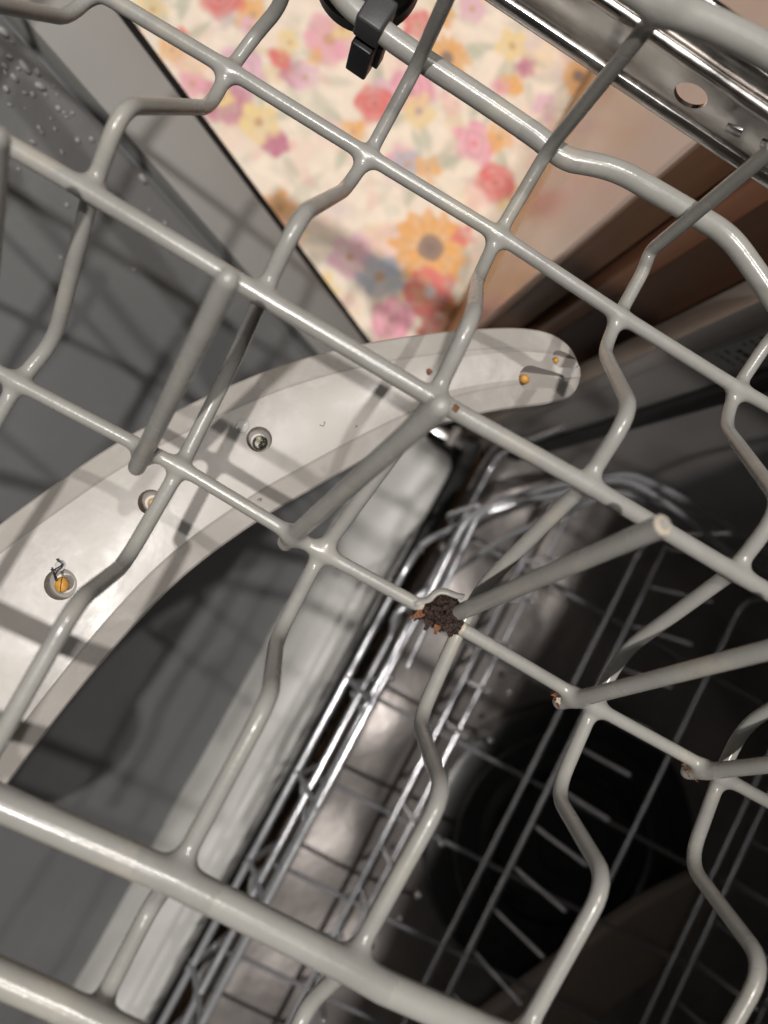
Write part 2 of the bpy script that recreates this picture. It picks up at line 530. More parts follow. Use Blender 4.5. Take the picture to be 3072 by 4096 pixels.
    me.vertices.add(len(V)); me.vertices.foreach_set('co', V.ravel())
    me.loops.add(F.size); me.loops.foreach_set('vertex_index', F.ravel().astype(np.int32))
    me.polygons.add(len(F)); me.polygons.foreach_set('loop_start', (np.arange(len(F)) * 4).astype(np.int32))
    me.update(calc_edges=True)
    at = me.color_attributes.new('print', 'FLOAT_COLOR', 'POINT')
    cc = np.concatenate([np.clip(colr.reshape(-1, 3), 0, 1), np.ones((len(V), 1))], 1)
    at.data.foreach_set('color', cc.ravel())
    m = mat('printed_rug', (.8, .7, .6), rough=.85, spec=.2, bump=.5, bscale=900, bdist=.0006)
    an = m.node_tree.nodes.new('ShaderNodeAttribute'); an.attribute_name = 'print'
    m.node_tree.links.new(an.outputs['Color'], m.node_tree.nodes['Principled BSDF'].inputs['Base Color'])
    o = link('floral_rug', me, m)
    tag(o, 'cream rug printed with roses, sunflowers and daisies on the floor', 'rug')
build_rug()

# ------------------------------------------------------------------ cabinet beside the dishwasher
cab = thing('kitchen_cabinet', (-300, 80, FLOOR), 'glossy beige base cabinet with brown side beside the dishwasher', 'cabinet')
box('plinth', (-900, 67.5, FLOOR), (-190, 86, FLOOR + 122), MT['plinth'], cab, 1.0)
box('front_panel', (-900, 66, FLOOR + 125), (-188, 84, -120), MT['cab'], cab, 1.6)
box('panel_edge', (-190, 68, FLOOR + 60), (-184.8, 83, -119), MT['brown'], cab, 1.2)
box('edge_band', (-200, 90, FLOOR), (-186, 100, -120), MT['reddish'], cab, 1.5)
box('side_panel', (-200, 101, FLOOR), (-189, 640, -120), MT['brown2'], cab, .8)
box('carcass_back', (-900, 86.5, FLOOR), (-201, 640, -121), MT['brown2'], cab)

# ------------------------------------------------------------------ dishwasher tub
tub = thing('dishwasher', (40, 350, FLOOR), 'grey dishwasher with half open wet door and dark tub under the racks', 'dishwasher')
XL, XR = -160.0, 430.0
box('left_wall', (XL - 6, 127.5, -700), (XL, 640, 90), MT['tub'], tub)
box('right_wall', (XR, 116, -700), (XR + 6, 640, 90), MT['tub'], tub)
box('back_wall', (XL - 6, 640.5, -700), (XR + 6, 646, 90), MT['tub'], tub)
box('ceiling', (XL - 8, 116, 90.5), (XR + 8, 646, 180), MT['tub'], tub)  # unseen tub top, front edge set to keep the lamps off the deep tub
box('front_flange', (XL - 14, 116, -704), (XL + 1.5, 127, 90), MT['flange'], tub, 1.2)
box('door_gasket', (XL, 147, -690), (XL + 5, 158, 88), MT['gasket'], tub, 2.0, 3)
box('kick_plate', (XL - 24, 92, -718), (XR, 120, -700), MT['gasket'], tub, 1)
box('sill', (XL + 2, 121, -705), (XR, 133, -668), MT['gasket'], tub, 3)
# tub floor with round sump
def tub_floor():
    zc = -662.0
    cx, cy, rs = 84., 336., 110.
    xs = np.linspace(XL + .5, XR - .5, 90); ys = np.linspace(134, 640, 94)
    vs, fs = [], []
    for x in xs:
        for y in ys:
            d = math.hypot(x - cx, y - cy)
            z = zc - 14 * max(0, min(1, (rs + 55 - d) / 55)) ** 1.4 + 10 * max(0, (150 - y) / 16) + 18 * max(0, (x - 390) / 40) ** 2 + 14 * max(0, (-130 - x) / 30) ** 2
            z += 2.2 * math.sin(x * .06 + 1) * math.cos(y * .05)
            vs.append((x, y, z))
    ny = len(ys)
    for i in range(len(xs) - 1):
        for j in range(ny - 1):
            a = i * ny + j
            cxm, cym = (xs[i] + xs[i + 1]) / 2, (ys[j] + ys[j + 1]) / 2
            fs.append((a, a + ny, a + ny + 1, a + 1))
    from_py('tub_bottom', vs, fs, MT['tub_floor'], tub)
    t = np.linspace(0, 2 * math.pi, 72, endpoint=False)
    prof = [(0, -664), (20, -664), (22, -660), (52, -661), (54, -668), (60, -668), (62, -659), (70, -660.5), (72, -658), (86, -657.6), (88, -660), (103, -659.5), (108, -661), (110, -672)]
    vs = [(cx + r * math.cos(a), cy + r * math.sin(a), z) for r, z in prof for a in t]
    fs = [(i * 72 + k, i * 72 + (k + 1) % 72, (i + 1) * 72 + (k + 1) % 72, (i + 1) * 72 + k) for i in range(len(prof) - 1) for k in range(72)]
    fs = [q[::-1] for q in fs]
    from_py('sump_filter', vs, fs, MT['filter'], tub, True, 35)
tub_floor()
# sticker on the jamb wall
st = box('sticker', (XL, 130.5, -352), (XL + .35, 143.5, -276), MT['sticker'], tub)
zz = -282
for ln in range(9):
    yy = 132.0
    h = 3.2 if ln in (2, 6) else 1.5
    while yy < 141.5:
        w = rnd.uniform(1.0, 3.0)
        if rnd.random() < .85:
            box('print_line', (XL + .36, yy, zz - h), (XL + .42, min(yy + w, 142.5), zz), MT['ink'], st)
        yy += w + .7
    zz -= h + rnd.uniform(3.2, 5.0)

# lower rack -----------------------------------------------------------
lr = thing('lower_rack', (60, 280, -640), 'silvery grey wire lower rack with tine rows inside the dark tub', 'dish rack')
RW = 1.75
def lw(name, pts, r=RW, rad=10, n=10, **kw):
    return tube(name, fillet(pts, rad) if len(pts) > 2 else np.array(pts, float), r, MT['lrack'], lr, n, **kw)
ZB = -600.0
# front wall lines, each running round the left corner and back along the side
lw('rim_wire', [(400, 99, -520), (-34, 97, -520), (-52, 97.5, -515), (-84, 119, -500), (-117, 152, -488), (-139, 176, -484), (-146, 200, -484), (-147, 560, -484)], 2.0, 8)
lw('rim_wire', [(400, 105, -493), (2, 104, -498), (-6, 101, -505), (-30, 112, -505), (-80, 140, -512), (-140, 190, -520), (-146, 215, -520), (-147, 560, -520)], 1.9, 8)
lw('rim_wire', [(400, 108, -468), (-24, 106, -470), (-70, 104.5, -473), (-84, 112, -474), (-112, 140, -476), (-142, 178, -478), (-146, 205, -480), (-146.5, 560, -481)], 1.9, 8)
for x in (-18, 40, 101, 157, 222, 280):
    lw('front_tie', [(x - 2, 97, -524), (x, 103.2, -497), (x + 1, 107.5, -466)], 1.6, 4)
    lw('front_tie', [(x + 2, 97, -521), (x + 1, 112, -560), (x, 128, -604)], 1.6, 8)
# floor: lateral wires and front-to-back wires
for y, z, x0 in ((132, -604, -140), (256.5, -600, -140), (345, -600, -140), (415, -600, -140), (500, -604, -140)):
    lw('floor_wire', [(-147, y, -484), (-146, y, -560), (x0, y, z), (400, y + 6, z)], 1.75, 14)
for x in (-80, -15, 48, 112, 175, 238, 290):
    lw('floor_wire', [(x, 106, -470), (x, 112, -560), (x, 128, -603.4), (x - 2, 560, -603.4)], 1.6, 14)
# tine rows: carrier wire plus leaning tines
def tine_row(y, z, dy, h, xs, r=1.7, lean=0):
    lw('tine_carrier', [(-146, y - 2, z), (400, y + 7, z)], 2.0)
    for x in xs:
        lw('tine', [(x, y + (x + 146) * .02, z + 1), (x + lean * .4, y + dy * .35 + (x + 146) * .02, z + h * .4), (x + lean, y + dy + (x + 146) * .02, z + h)], r, 10, 10, round_end=True)
tine_row(184, ZB, -4, 62, [8 + 31.2 * k for k in range(-4, 12)], 1.7, -2)
tine_row(275, ZB, 15, 60, [11 + 31.2 * k for k in range(-5, 12)], 1.6, -1)
tine_row(430, ZB, 12, 58, [11 + 31.2 * k for k in range(-5, 12)], 1.6, -1)
lw('rim_wire', [atz(u(*q), z) for q, z in (((880, 1440), -474), ((985, 1215), -474), ((1033, 1112), -473), ((1075, 1088), -472), ((1200, 1070), -470), ((1290, 1040), -468), ((1345, 1036), -467), ((1400, 1060), -466), ((1470, 1108), -466), ((1620, 1230), -466))], 1.8, 9)
lw('floor_wire', [(-146, 197, -601), (400, 203, -601)], 1.6)

# lower spray arm -------------------------------------------------------
la = thing('lower_spray_arm', (150, 420, -640), 'dark brownish lower spray arm lying under the lower rack', 'spray arm')
p1, p2 = atz((1500 + 420 / 1.0553, 2400 + 1790 / 1.0553), -628), atz((1500 + 1290 / 1.0553, 2400 + 1150 / 1.0553), -628)
dirv = (p2 - p1) / np.linalg.norm(p2 - p1); nv = np.array([-dirv[1], dirv[0], 0])
if nv[1] < 0: nv = -nv
L = np.linalg.norm(p2 - p1)
vs, fs = [], []
prof = [(0, -12), (0, -4), (4, 0), (28, 2), (52, 0), (56, -4), (56, -12)]
NS = 12
for i in range(NS + 1):
    t = -60 + (L + 70) * i / NS
    wd = 1.0 - .35 * max(0, (i - 8) / 4) ** 2
    for q, dz in prof:
        vs.append(p1 + dirv * t + nv * (28 + (q - 28) * wd) + np.array([0, 0, dz]))
n = len(prof)
for i in range(NS):
    for k in range(n - 1):
        fs.append((i * n + k, (i + 1) * n + k, (i + 1) * n + k + 1, i * n + k + 1))
    fs.append((i * n + n - 1, (i + 1) * n + n - 1, (i + 1) * n, i * n))
fs += [tuple(range(n)), tuple(range(NS * n, NS * n + n))[::-1]]
from_py('arm_body', vs, fs, MT['larm'], la, True, 30)

def hang_drop(px, z, r, lab='round water drop glinting on the lower rack wires'):
    bm = bmesh.new(); bmesh.ops.create_icosphere(bm, subdivisions=3, radius=1)
    p = atz(px, z)
    for v in bm.verts: v.co = W(p + np.array([v.co.x * r, v.co.y * r, v.co.z * r * (1.25 if v.co.z < 0 else .9)]))
    me = bpy.data.meshes.new('water_drop'); bm.to_mesh(me); bm.free()
    o = link('water_drop', me, MT['drop']); tag(o, lab, 'droplet', 'water drops on the lower rack')
for q, z, r in (((960, 1185), -500, 2.6), ((908, 1188), -505, 2.3), ((466, 2046), -520, 2.2), ((905, 1934), -597, 2.6), ((850, 1905), -597, 2.0), ((1103, 1497), -597, 2.2), ((1060, 1600), -596, 2.2),
                ((865, 1985), -597, 2.0), ((1012, 1470), -597, 2.0), ((808, 1468), -497, 1.9), ((845, 1465), -470, 1.9), ((775, 1492), -520, 1.8), ((955, 1822), -598, 2.4), ((800, 2130), -597, 2.2)):
    hang_drop(u(*q), z, r)

# ------------------------------------------------------------------ dishwasher door (partly open)
door = tub
XD = -150.0
dA, dB = atx(u(790, 730), XD), atx(u(290, 60), XD)
dv = (dB - dA); dv[0] = 0; dv /= np.linalg.norm(dv)           # up along the door
dn = np.array([0, -dv[2], dv[1]]);                             # towards the tub
if dn[1] < 0: dn = -dn
def dpt(x, s, off=0.0):
    """x lateral, s along the door from dA, off towards the tub"""
    p = dA + dv * s + dn * off; return np.array([x, p[1], p[2]])
def don(px, off=0.0):
    """pixel of the survey view -> door coordinates (x, s) on the plane 'off'"""
    r = ray(px); o = dA + dn * off
    P = r * ((dn @ o) / (dn @ r)); return P[0], (P - dA) @ dv
def door_slab(name, x0, x1, s0, s1, o0, o1, m, bev=.8):
    bm = bmesh.new()
    bmesh.ops.create_cube(bm, size=1)
    for v in bm.verts:
        v.co = Vector(((x0 + x1) / 2 + v.co.x * (x1 - x0), (s0 + s1) / 2 + v.co.y * (s1 - s0), (o0 + o1) / 2 + v.co.z * (o1 - o0)))
    if bev: bmesh.ops.bevel(bm, geom=bm.edges[:], offset=bev, segments=2, profile=.5, affect='EDGES')
    for v in bm.verts: v.co = W(dpt(v.co.x, v.co.y, v.co.z))
    bmesh.ops.recalc_face_normals(bm, faces=bm.faces[:])
    me = bpy.data.meshes.new(name); bm.to_mesh(me); bm.free()
    return link(name, me, m, door, True, 40)
SB, ST = -112.0, 470.0
XDR = 430.0
door = door_slab('door', XD - 2, XDR, SB - 10, ST + 5, -46, -24, MT['blackgrey'], 1.5)
door['label'] = 'half open grey door with wet liner'
xin = don(u(640, 730))[0] * .5 + don(u(100, 60))[0] * .5      # inner edge of the rim
# rim
door_slab('rim', XD + 1.5, xin, SB + 30, ST, -20, 0, MT['door_rim'], 1.4)
door_slab('rim', XDR - 36, XDR - 2, SB + 30, ST, -16, 0, MT['door_rim'], 1.4)
# recessed liner as a gently dished sheet, curving into the lip at the bottom
vs, fs = [], []
def liner_off(x, s):
    e = min(x - xin, XDR - 36 - x)
    step = -4.0 - 5.0 * max(0, min(1, (4.5 - e) / 1.0))
    bulge = 3.0 * math.exp(-((s - 205) / 46) ** 2) * math.exp(-((x + 30) / 75) ** 2)
    return step + bulge
xs = np.concatenate([xin + np.array([.2, 1.2, 2.4, 3.4, 3.7, 4.1, 4.6, 9]), np.linspace(xin + 18, XDR - 60, 46), XDR - 36 - np.array([9, 4.6, 4.1, 3.7, 3.4, 2.4, 1.2, .2])])
ss = np.linspace(ST, SB + 24, 60)
for x in xs:
    for s in ss: vs.append(dpt(x, s, liner_off(x, s)))
ns = len(ss)
for i in range(len(xs) - 1):
    for j in range(ns - 1):
        a = i * ns + j; fs.append((a, a + 1, a + ns + 1, a + ns))
from_py('liner', vs, fs, MT['door'], door)
door_slab('seal', XD - 2.5, XD + 1.2, SB + 20, ST, -22, -1.5, MT['gasket'], 1.0)
# bottom lip: a rounded metal apron between liner and tub
pl = dpt(0, SB + 24, -4)
ye, ze = pl[1], pl[2]
bz = [np.array([ye - .6, ze + .3]), np.array([ye - dv[1] * 20, ze - dv[2] * 20]), np.array([84.0, -652.0]), np.array([99.0, -651.0])]
prof = [tuple((1 - t) ** 3 * bz[0] + 3 * t * (1 - t) ** 2 * bz[1] + 3 * t * t * (1 - t) * bz[2] + t ** 3 * bz[3]) for t in np.linspace(0, 1, 12)]
prof += [(108, -651.2), (114, -651.6), (116.2, -653.0), (117, -656), (117.2, -686)]
xs2 = [-136, -135.6, -134, -131, -126] + list(np.linspace(-118, 420, 60))
vs, fs = [], []
def lip_in(x):
    e = x + 136.2
    return 1 - math.sqrt(max(0, 1 - (1 - min(1, e / 14)) ** 2))
for x in xs2:
    q = lip_in(x)
    for k, (y, z) in enumerate(prof):
        vs.append((x, y + (100 - y) * q * .75, z - 14 * q + .8 * math.sin(x * .045 + k)))
n = len(prof)
for i in range(len(xs2) - 1):
    for k in range(n - 1):
        a = i * n + k; fs.append((a, a + 1, a + n + 1, a + n)[::-1])
from_py('bottom_lip', vs, fs, MT['lip'], door)
box('hinge_arm', (-152, 84, -676), (-143, 126, -656), MT['steel'], door, 1.5)
cylv, cylf = tube_mesh(np.array([(-154, 105, -648), (-139, 105, -648)], float), 3.4, 20)
from_py('hinge_pin', cylv, cylf, MT['flange'], door, True, 40)

# droplets on the liner
def droplet_mesh():
    bm = bmesh.new()
    bmesh.ops.create_icosphere(bm, subdivisions=3, radius=1)
    for v in bm.verts:
        v.co.z = v.co.z * .55 if v.co.z > 0 else v.co.z * .12
        if v.co.y < 0: v.co.x *= 1 - .12 * abs(v.co.y)
    me = bpy.data.meshes.new('water_droplet'); bm.to_mesh(me); bm.free()
    me.polygons.foreach_set('use_smooth', [True] * len(me.polygons))
    me.materials.append(MT['water'])
    return me
dme = droplet_mesh()
q3 = lambda x, y: (x / 1.4745, y / 1.4745)
DR = [(20, 190, 26), (185, 275, 22), (228, 215, 15), (240, 285, 14), (55, 335, 20), (25, 390, 20), (145, 395, 30), (220, 425, 22), (85, 460, 20), (35, 525, 20),
      (238, 510, 26), (148, 548, 13), (193, 557, 15), (240, 348, 12), (365, 352, 12), (270, 562, 12), (336, 562, 9), (430, 452, 10), (437, 522, 13), (495, 530, 16),
      (428, 562, 16), (470, 590, 14), (345, 640, 18), (378, 665, 13), (395, 688, 13), (428, 668, 13), (530, 628, 13), (598, 685, 18), (232, 757, 16), (245, 778, 16),
      (325, 762, 14), (195, 838, 16), (458, 828, 17), (540, 822, 16), (365, 900, 13), (852, 945, 16), (842, 1055, 28), (938, 1078, 13), (972, 1318, 15), (395, 1210, 14),
      (1015, 1180, 10), (1055, 1238, 12), (790, 1590, 13), (1230, 1410, 10), (360, 1520, 12), (110, 1000, 12), (30, 430, 14), (110, 405, 12), (75, 250, 9), (800, 860, 10),
      (300, 700, 9), (640, 905, 10), (700, 840, 9), (880, 1240, 9), (60, 620, 12), (320, 510, 8), (150, 640, 8)]
for i, (x, y, s) in enumerate(DR):
    px = q3(x, y)
    dx, ds = don(px, -4.0)
    off = liner_off(dx, ds)
    dx, ds = don(px, off); off = liner_off(dx, ds)
    if dx < xin + 4.8: continue
    rad = s / 1.4745 / 2 * np.linalg.norm(dpt(dx, ds, off)) / FPX * 1.55
    o = bpy.data.objects.new('water_droplet', dme)
    COL.objects.link(o)
    mx = Matrix((Vector((1, 0, 0)), Vector(dv), Vector(dn))).transposed().to_4x4()
    mx = mx @ Matrix.Rotation(rnd.uniform(-.5, .5), 4, 'Z') @ Matrix.Diagonal((rad * .001 * rnd.uniform(.75, 1.0), rad * .001 * rnd.uniform(1.2, 1.9), rad * .001 * 1.5, 1))
    mx.translation = W(dpt(dx, ds, off + .02))
    o.matrix_world = mx
    tag(o, 'small clear water droplet clinging to the grey door liner', 'droplet', 'water droplets on the door liner')

# ================================================================== SPRAY ARM
sa = thing('spray_arm', atz(u(560, 980), -240), 'pale grey curved upper spray arm with nozzle holes under the wire rack', 'spray arm')
ZA = -225.2
PAIR = [((1253, 803), (1254, 815)), ((1247, 772), (1250, 836)), ((1227, 741), (1232, 857)), ((1184, 716), (1180, 872)), ((1110, 706), (1085, 884)), ((1000, 711), (985, 906)),
        ((900, 722), (900, 937)), ((800, 738), (815, 978)), ((690, 763), (735, 1022)), ((590, 794), (660, 1065)), ((490, 834), (585, 1108)), ((400, 876), (510, 1158)),
        ((300, 927), (430, 1217)), ((200, 987), (350, 1288)), ((100, 1057), (250, 1395)), ((0, 1130), (150, 1515)), ((-100, 1215), (60, 1632)), ((-220, 1330), (-40, 1770)), ((-350, 1470), (-150, 1930)), ((-560, 1720), (-330, 2180)), ((-800, 2020), (-560, 2480))]
def arm_mesh():
    pr = [(atz(u(*a), ZA - 5), atz(u(*b), ZA - 5)) for a, b in PAIR]
    # resample smoothly
    A = np.array([p[0] for p in pr]); B = np.array([p[1] for p in pr])
    def cr(P, m=4):
        out = []
        for i in range(len(P) - 1):
            p0, p1_, p2_, p3 = P[max(i - 1, 0)], P[i], P[i + 1], P[min(i + 2, len(P) - 1)]
            for k in range(m):
                t = k / m
                out.append(.5 * ((2 * p1_) + (-p0 + p2_) * t + (2 * p0 - 5 * p1_ + 4 * p2_ - p3) * t * t + (-p0 + 3 * p1_ - 3 * p2_ + p3) * t ** 3))
        out.append(P[-1]); return np.array(out)
    A, B = cr(A), cr(B)
    secs = []
    for i, (a, b) in enumerate(zip(A, B)):
        w = np.linalg.norm(b - a)
        bw = min(6.0, w * .3)
        e = bw / w
        big = min(1, i / 8)
        sec = []
        for t, dz in ((0, -11), (0, -1.2), (.5 / w, -.5), (e * .98, 1.5 * big), (e * 1.1, 1.95 * big), (.33, 2.3 * big), (.5, 2.5 * big), (.67, 2.3 * big), (1 - e * 1.1, 1.95 * big), (1 - e * .98, 1.5 * big), (1 - .5 / w, -.5), (1, -1.2), (1, -11)):
            sec.append(a + (b - a) * t + np.array([0, 0, dz]))
        secs.append(sec)
    n = len(secs[0])
    vs = [p for s in secs for p in s]; fs = []
    for i in range(len(secs) - 1):
        for k in range(n):
            a0, b0 = i * n + k, i * n + (k + 1) % n
            fs.append((a0, a0 + n, b0 + n, b0))
    fs.append(tuple(range(n))); fs.append(tuple(range((len(secs) - 1) * n, len(secs) * n))[::-1])
    return vs, fs
avs, afs = arm_mesh()
arm = from_py('arm_body', avs, afs, MT['arm'], sa, False)
bm = bmesh.new(); bm.from_mesh(arm.data); bmesh.ops.remove_doubles(bm, verts=bm.verts[:], dist=1e-6)
bmesh.ops.recalc_face_normals(bm, faces=bm.faces[:]); bm.to_mesh(arm.data); bm.free()
# recesses cut with booleans, then baked to a plain mesh
ATOP = ZA - 2.75
cutters = []
NOZ = [((560, 949), 3.25), ((326, 1085), 3.2), ((131, 1262), 3.9)]
def cutter_round(pc, r, depth):
    prof = [(r, 3), (r, -depth * .45), (r * .92, -depth * .8), (r * .62, -depth), ]
    t = np.linspace(0, 2 * math.pi, 40, endpoint=False)
    vs = [(pc[0] + q * math.cos(a), pc[1] + q * math.sin(a), pc[2] + z) for q, z in prof for a in t]
    fs = [(i * 40 + k, i * 40 + (k + 1) % 40, (i + 1) * 40 + (k + 1) % 40, (i + 1) * 40 + k) for i in range(len(prof) - 1) for k in range(40)]
    fs += [tuple(range(40))[::-1], tuple(range((len(prof) - 1) * 40, len(prof) * 40))]
    return from_py('cutter', vs, fs, None, None, False)
def cutter_tear(p0, p1_, r0, r1, depth):
    """teardrop scoop from the deep end p0 to the shallow end p1_"""
    d = p1_ - p0; d[2] = 0; ln = np.linalg.norm(d); d /= ln; nn = np.array([-d[1], d[0], 0])
    ring = []
    for a in np.linspace(math.pi / 2, 3 * math.pi / 2, 16): ring.append((r0 * math.cos(a), r0 * math.sin(a)))
    for a in np.linspace(-math.pi / 2, math.pi / 2, 12): ring.append((ln + r1 * math.cos(a), r1 * math.sin(a)))
    def lv(zt, sc):
        o = []
        for x, y in ring:
            tt = np.clip((x + r0) / (ln + r0 + r1), 0, 1)
            o.append(p0 + d * (x if sc == 1 else (x * .93 + .1)) + nn * y * (1 if sc == 1 else .8) + np.array([0, 0, zt if sc == 1 else -depth * (1 - tt) ** .8 - .25]))
        return o
    vs = lv(3, 1) + lv(0, .8); n = len(ring)
    fs = [(k, (k + 1) % n, n + (k + 1) % n, n + k) for k in range(n)] + [tuple(range(n))[::-1], tuple(range(n, 2 * n))]
    return from_py('cutter', vs, fs, None, None, False)
for q, r in NOZ:
    cutters.append(cutter_round(atz(u(*q), ATOP), r, 5.2))
T1a, T1b = atz(u(1146, 817), ATOP - .4), atz(u(1207, 822), ATOP - .4)
T2a, T2b = atz(u(1210, 776), ATOP - .9), atz(u(1238, 783), ATOP - .9)
cutters.append(cutter_tear(T1a, T1b, 3.5, 2.0, 7.5))
cutters.append(cutter_tear(T2a, T2b, 2.7, 1.9, 6.0))
for k, cu in enumerate(cutters):
    b_ = bmesh.new(); b_.from_mesh(cu.data); bmesh.ops.recalc_face_normals(b_, faces=b_.faces[:]); b_.to_mesh(cu.data); b_.free()
    md = arm.modifiers.new('cut%d' % k, 'BOOLEAN'); md.operation = 'DIFFERENCE'; md.object = cu; md.solver = 'EXACT'
bpy.context.view_layer.update()
dg = bpy.context.evaluated_depsgraph_get()
nm = bpy.data.meshes.new_from_object(arm.evaluated_get(dg))
arm.modifiers.clear(); arm.data = nm
for cu in cutters:
    mm = cu.data; bpy.data.objects.remove(cu); bpy.data.meshes.remove(mm)
if len(nm.materials) == 0: nm.materials.append(MT['arm'])
nm.polygons.foreach_set('use_smooth', [True] * len(nm.polygons))
nm.set_sharp_from_angle(angle=math.radians(9))

def nozzle_insert(pc, r, m, dz=-4.9):
    t = np.linspace(0, 2 * math.pi, 28, endpoint=False)
    prof = [(r, -.6), (r, .15), (r * .88, .28), (r * .7, .1), (r * .62, -.5), (0.001, -.7)]
    vs = [(pc[0] + q * math.cos(a), pc[1] + q * math.sin(a), pc[2] + dz + z) for q, z in prof for a in t]
    fs = [(i * 28 + k, i * 28 + (k + 1) % 28, (i + 1) * 28 + (k + 1) % 28, (i + 1) * 28 + k) for i in range(len(prof) - 1) for k in range(28)]
    return from_py('nozzle', vs, fs, m, sa, True, 40)
nozzle_insert(atz(u(563, 953), ATOP), 2.0, MT['dirt'])
nozzle_insert(atz(u(328, 1086), ATOP), 1.5, MT['brass'])
def oval(pc, r, m, name='nozzle'):
    bm = bmesh.new(); bmesh.ops.create_icosphere(bm, subdivisions=3, radius=1)
    for v in bm.verts: v.co = W(pc + np.array([v.co.x * r[0], v.co.y * r[1], v.co.z * r[2]]))
    me = bpy.data.meshes.new(name); bm.to_mesh(me); bm.free()
    return link(name, me, m, sa)
oval(T1a + np.array([.4, -.9, -2.3]), (1.3, 1.5, 1.7), MT['brass'])
oval(T2a + np.array([.3, -.6, -1.9]), (.9, .9, 1.3), MT['brass'])
deb = thing('food_scrap', atz(u(565, 955), ATOP - 4.5), 'black food debris clogging the round nozzle near the middle of the arm', 'food scrap')
for k, (q, r, mm_) in enumerate([((569, 960), .8, 'dirt'), ((562, 963), .6, 'dirt'), ((572, 952), .6, 'hair'), ((560, 947), .8, 'seed2'), ((566, 957), .5, 'hair')]):
    bm = bmesh.new(); bmesh.ops.create_icosphere(bm, subdivisions=2, radius=1)
    p = atz(u(*q), ATOP - 2.9)
    for v in bm.verts:
        sq = 1 + .35 * math.sin(4 * v.co.x + k) * math.cos(5 * v.co.y + 2 * k)
        v.co = W(p + np.array([v.co.x * r * sq, v.co.y * r * sq, v.co.z * r]))
    me = bpy.data.meshes.new('crumb'); bm.to_mesh(me); bm.free()
    link('crumb', me, MT[mm_], deb)
# seed husk lodged in the nozzle, with dark fibres
sc_ = atz(u(134, 1263), ATOP - 1.4)
seed = thing('seed_husk', sc_ - np.array([0, 0, 1.6]), 'amber seed husk stuck in the nozzle hole nearest the left edge', 'food scrap')
def seed_half(side, m):
    bm = bmesh.new(); bmesh.ops.create_icosphere(bm, subdivisions=3, radius=1)
    dirx = np.array([-.47, -.2, 0]); dirx /= np.linalg.norm(dirx)
    ny_ = np.array([-dirx[1], dirx[0], 0])
    for v in bm.verts:
        y = v.co.y
        if side * y < .06: y = .06 * side
        p = sc_ + dirx * v.co.x * 2.0 + ny_ * y * 1.75 + np.array([0, 0, v.co.z * 1.6])
        v.co = W(p)
    me = bpy.data.meshes.new('half'); bm.to_mesh(me); bm.free()
    return link('half', me, m, seed)
seed_half(1, MT['seed']); seed_half(-1, MT['brass'])
def fibre(pts, r=.17):
    P3 = [atz(u(*p[:2]), ATOP + p[2]) for p in pts]
    return P3
hair = thing('dark_fibre', atz(u(125, 1235), ATOP), 'tangle of thin black fibres poking out beside the amber seed husk', 'fibre')
for pts in ([(126, 1258, -.6), (120, 1243, .4), (114, 1232, .9), (112, 1226, .5)], [(121, 1256, -.4), (117, 1242, .5), (115, 1234, .8), (110, 1230, .6)],
            [(114, 1232, .9), (122, 1228, 1.0), (132, 1222, 1.2), (134, 1216, 1.3), (126, 1212, 1.2), (122, 1208, .9), (126, 1208, .8)],
            [(118, 1246, .4), (124, 1232, 1.0), (133, 1226, 1.1), (136, 1218, 1.1)]):
    path = fillet([atz(u(a, b), ATOP + z) for a, b, z in pts], .6, 4)
    tube('strand', path, .17, MT['hair'], hair, 7)
# water bead on the arm
def bead(q, rx, ry, lab):
    p = atz(u(*q), ATOP + .1)
    o = bpy.data.objects.new('water_bead', dme); COL.objects.link(o)
    o.matrix_world = Matrix.Translation(W(p)) @ Matrix.Diagonal((rx * .001, ry * .001, .0008, 1))
    tag(o, lab, 'droplet')
bead((524, 920), 1.9, 1.7, 'flat water bead beside the round nozzle near the middle of the spray arm')
bead((130, 1222), 1.5, 1.3, 'small water bead beside the black fibres on the spray arm')
for q in [(698, 912), (768, 918), (565, 1080)]:
    p = atz(u(*q), ATOP + .15)
    vs = []
    nseg = rnd.randint(3, 5)
    path = [p + np.array([rnd.uniform(-.5, .5) * (k + 1) * .6, rnd.uniform(-.5, .5) * (k + 1) * .6, .0]) for k in range(nseg)]
    o = tube('food_speck', fillet(path, .2, 3), rnd.uniform(.07, .12), MT['dirt'], None, 6)
    tag(o, 'tiny dark crumb lying on the pale spray arm', 'crumb', 'crumbs on the spray arm')

# ================================================================== UPPER RACK
rack = thing('upper_rack', (-20, 40, -190), 'grey coated wire upper rack with bent cross wires, tines and rusty chips', 'dish rack')
PROF = {'L0': (-108.66, -185.4), 'L1': (-86.28, -188.2), 'b1': (-76.2, -186.2), 'b2': (-53.4, -147.5), 'L2': (-39.5, -153.2),
        'm': (-17.6, -180.7), 'L3': (-6.24, -179.9), 'b3': (13.8, -177.3), 'b4': (19.9, -144.3), 'L4': (50.6, -145.3)}
YC = [-81.2, -49.4, -16.1, 17.5, 50.2, 83.6, 116.8]
YC = {i: y for i, y in enumerate(YC)}
YC[-1], YC[-2], YC[-3], YC[7], YC[8], YC[9], YC[10] = -114.5, -148, -181, 150, 183, 216, 249
RL, RF = 1.68, 2.75
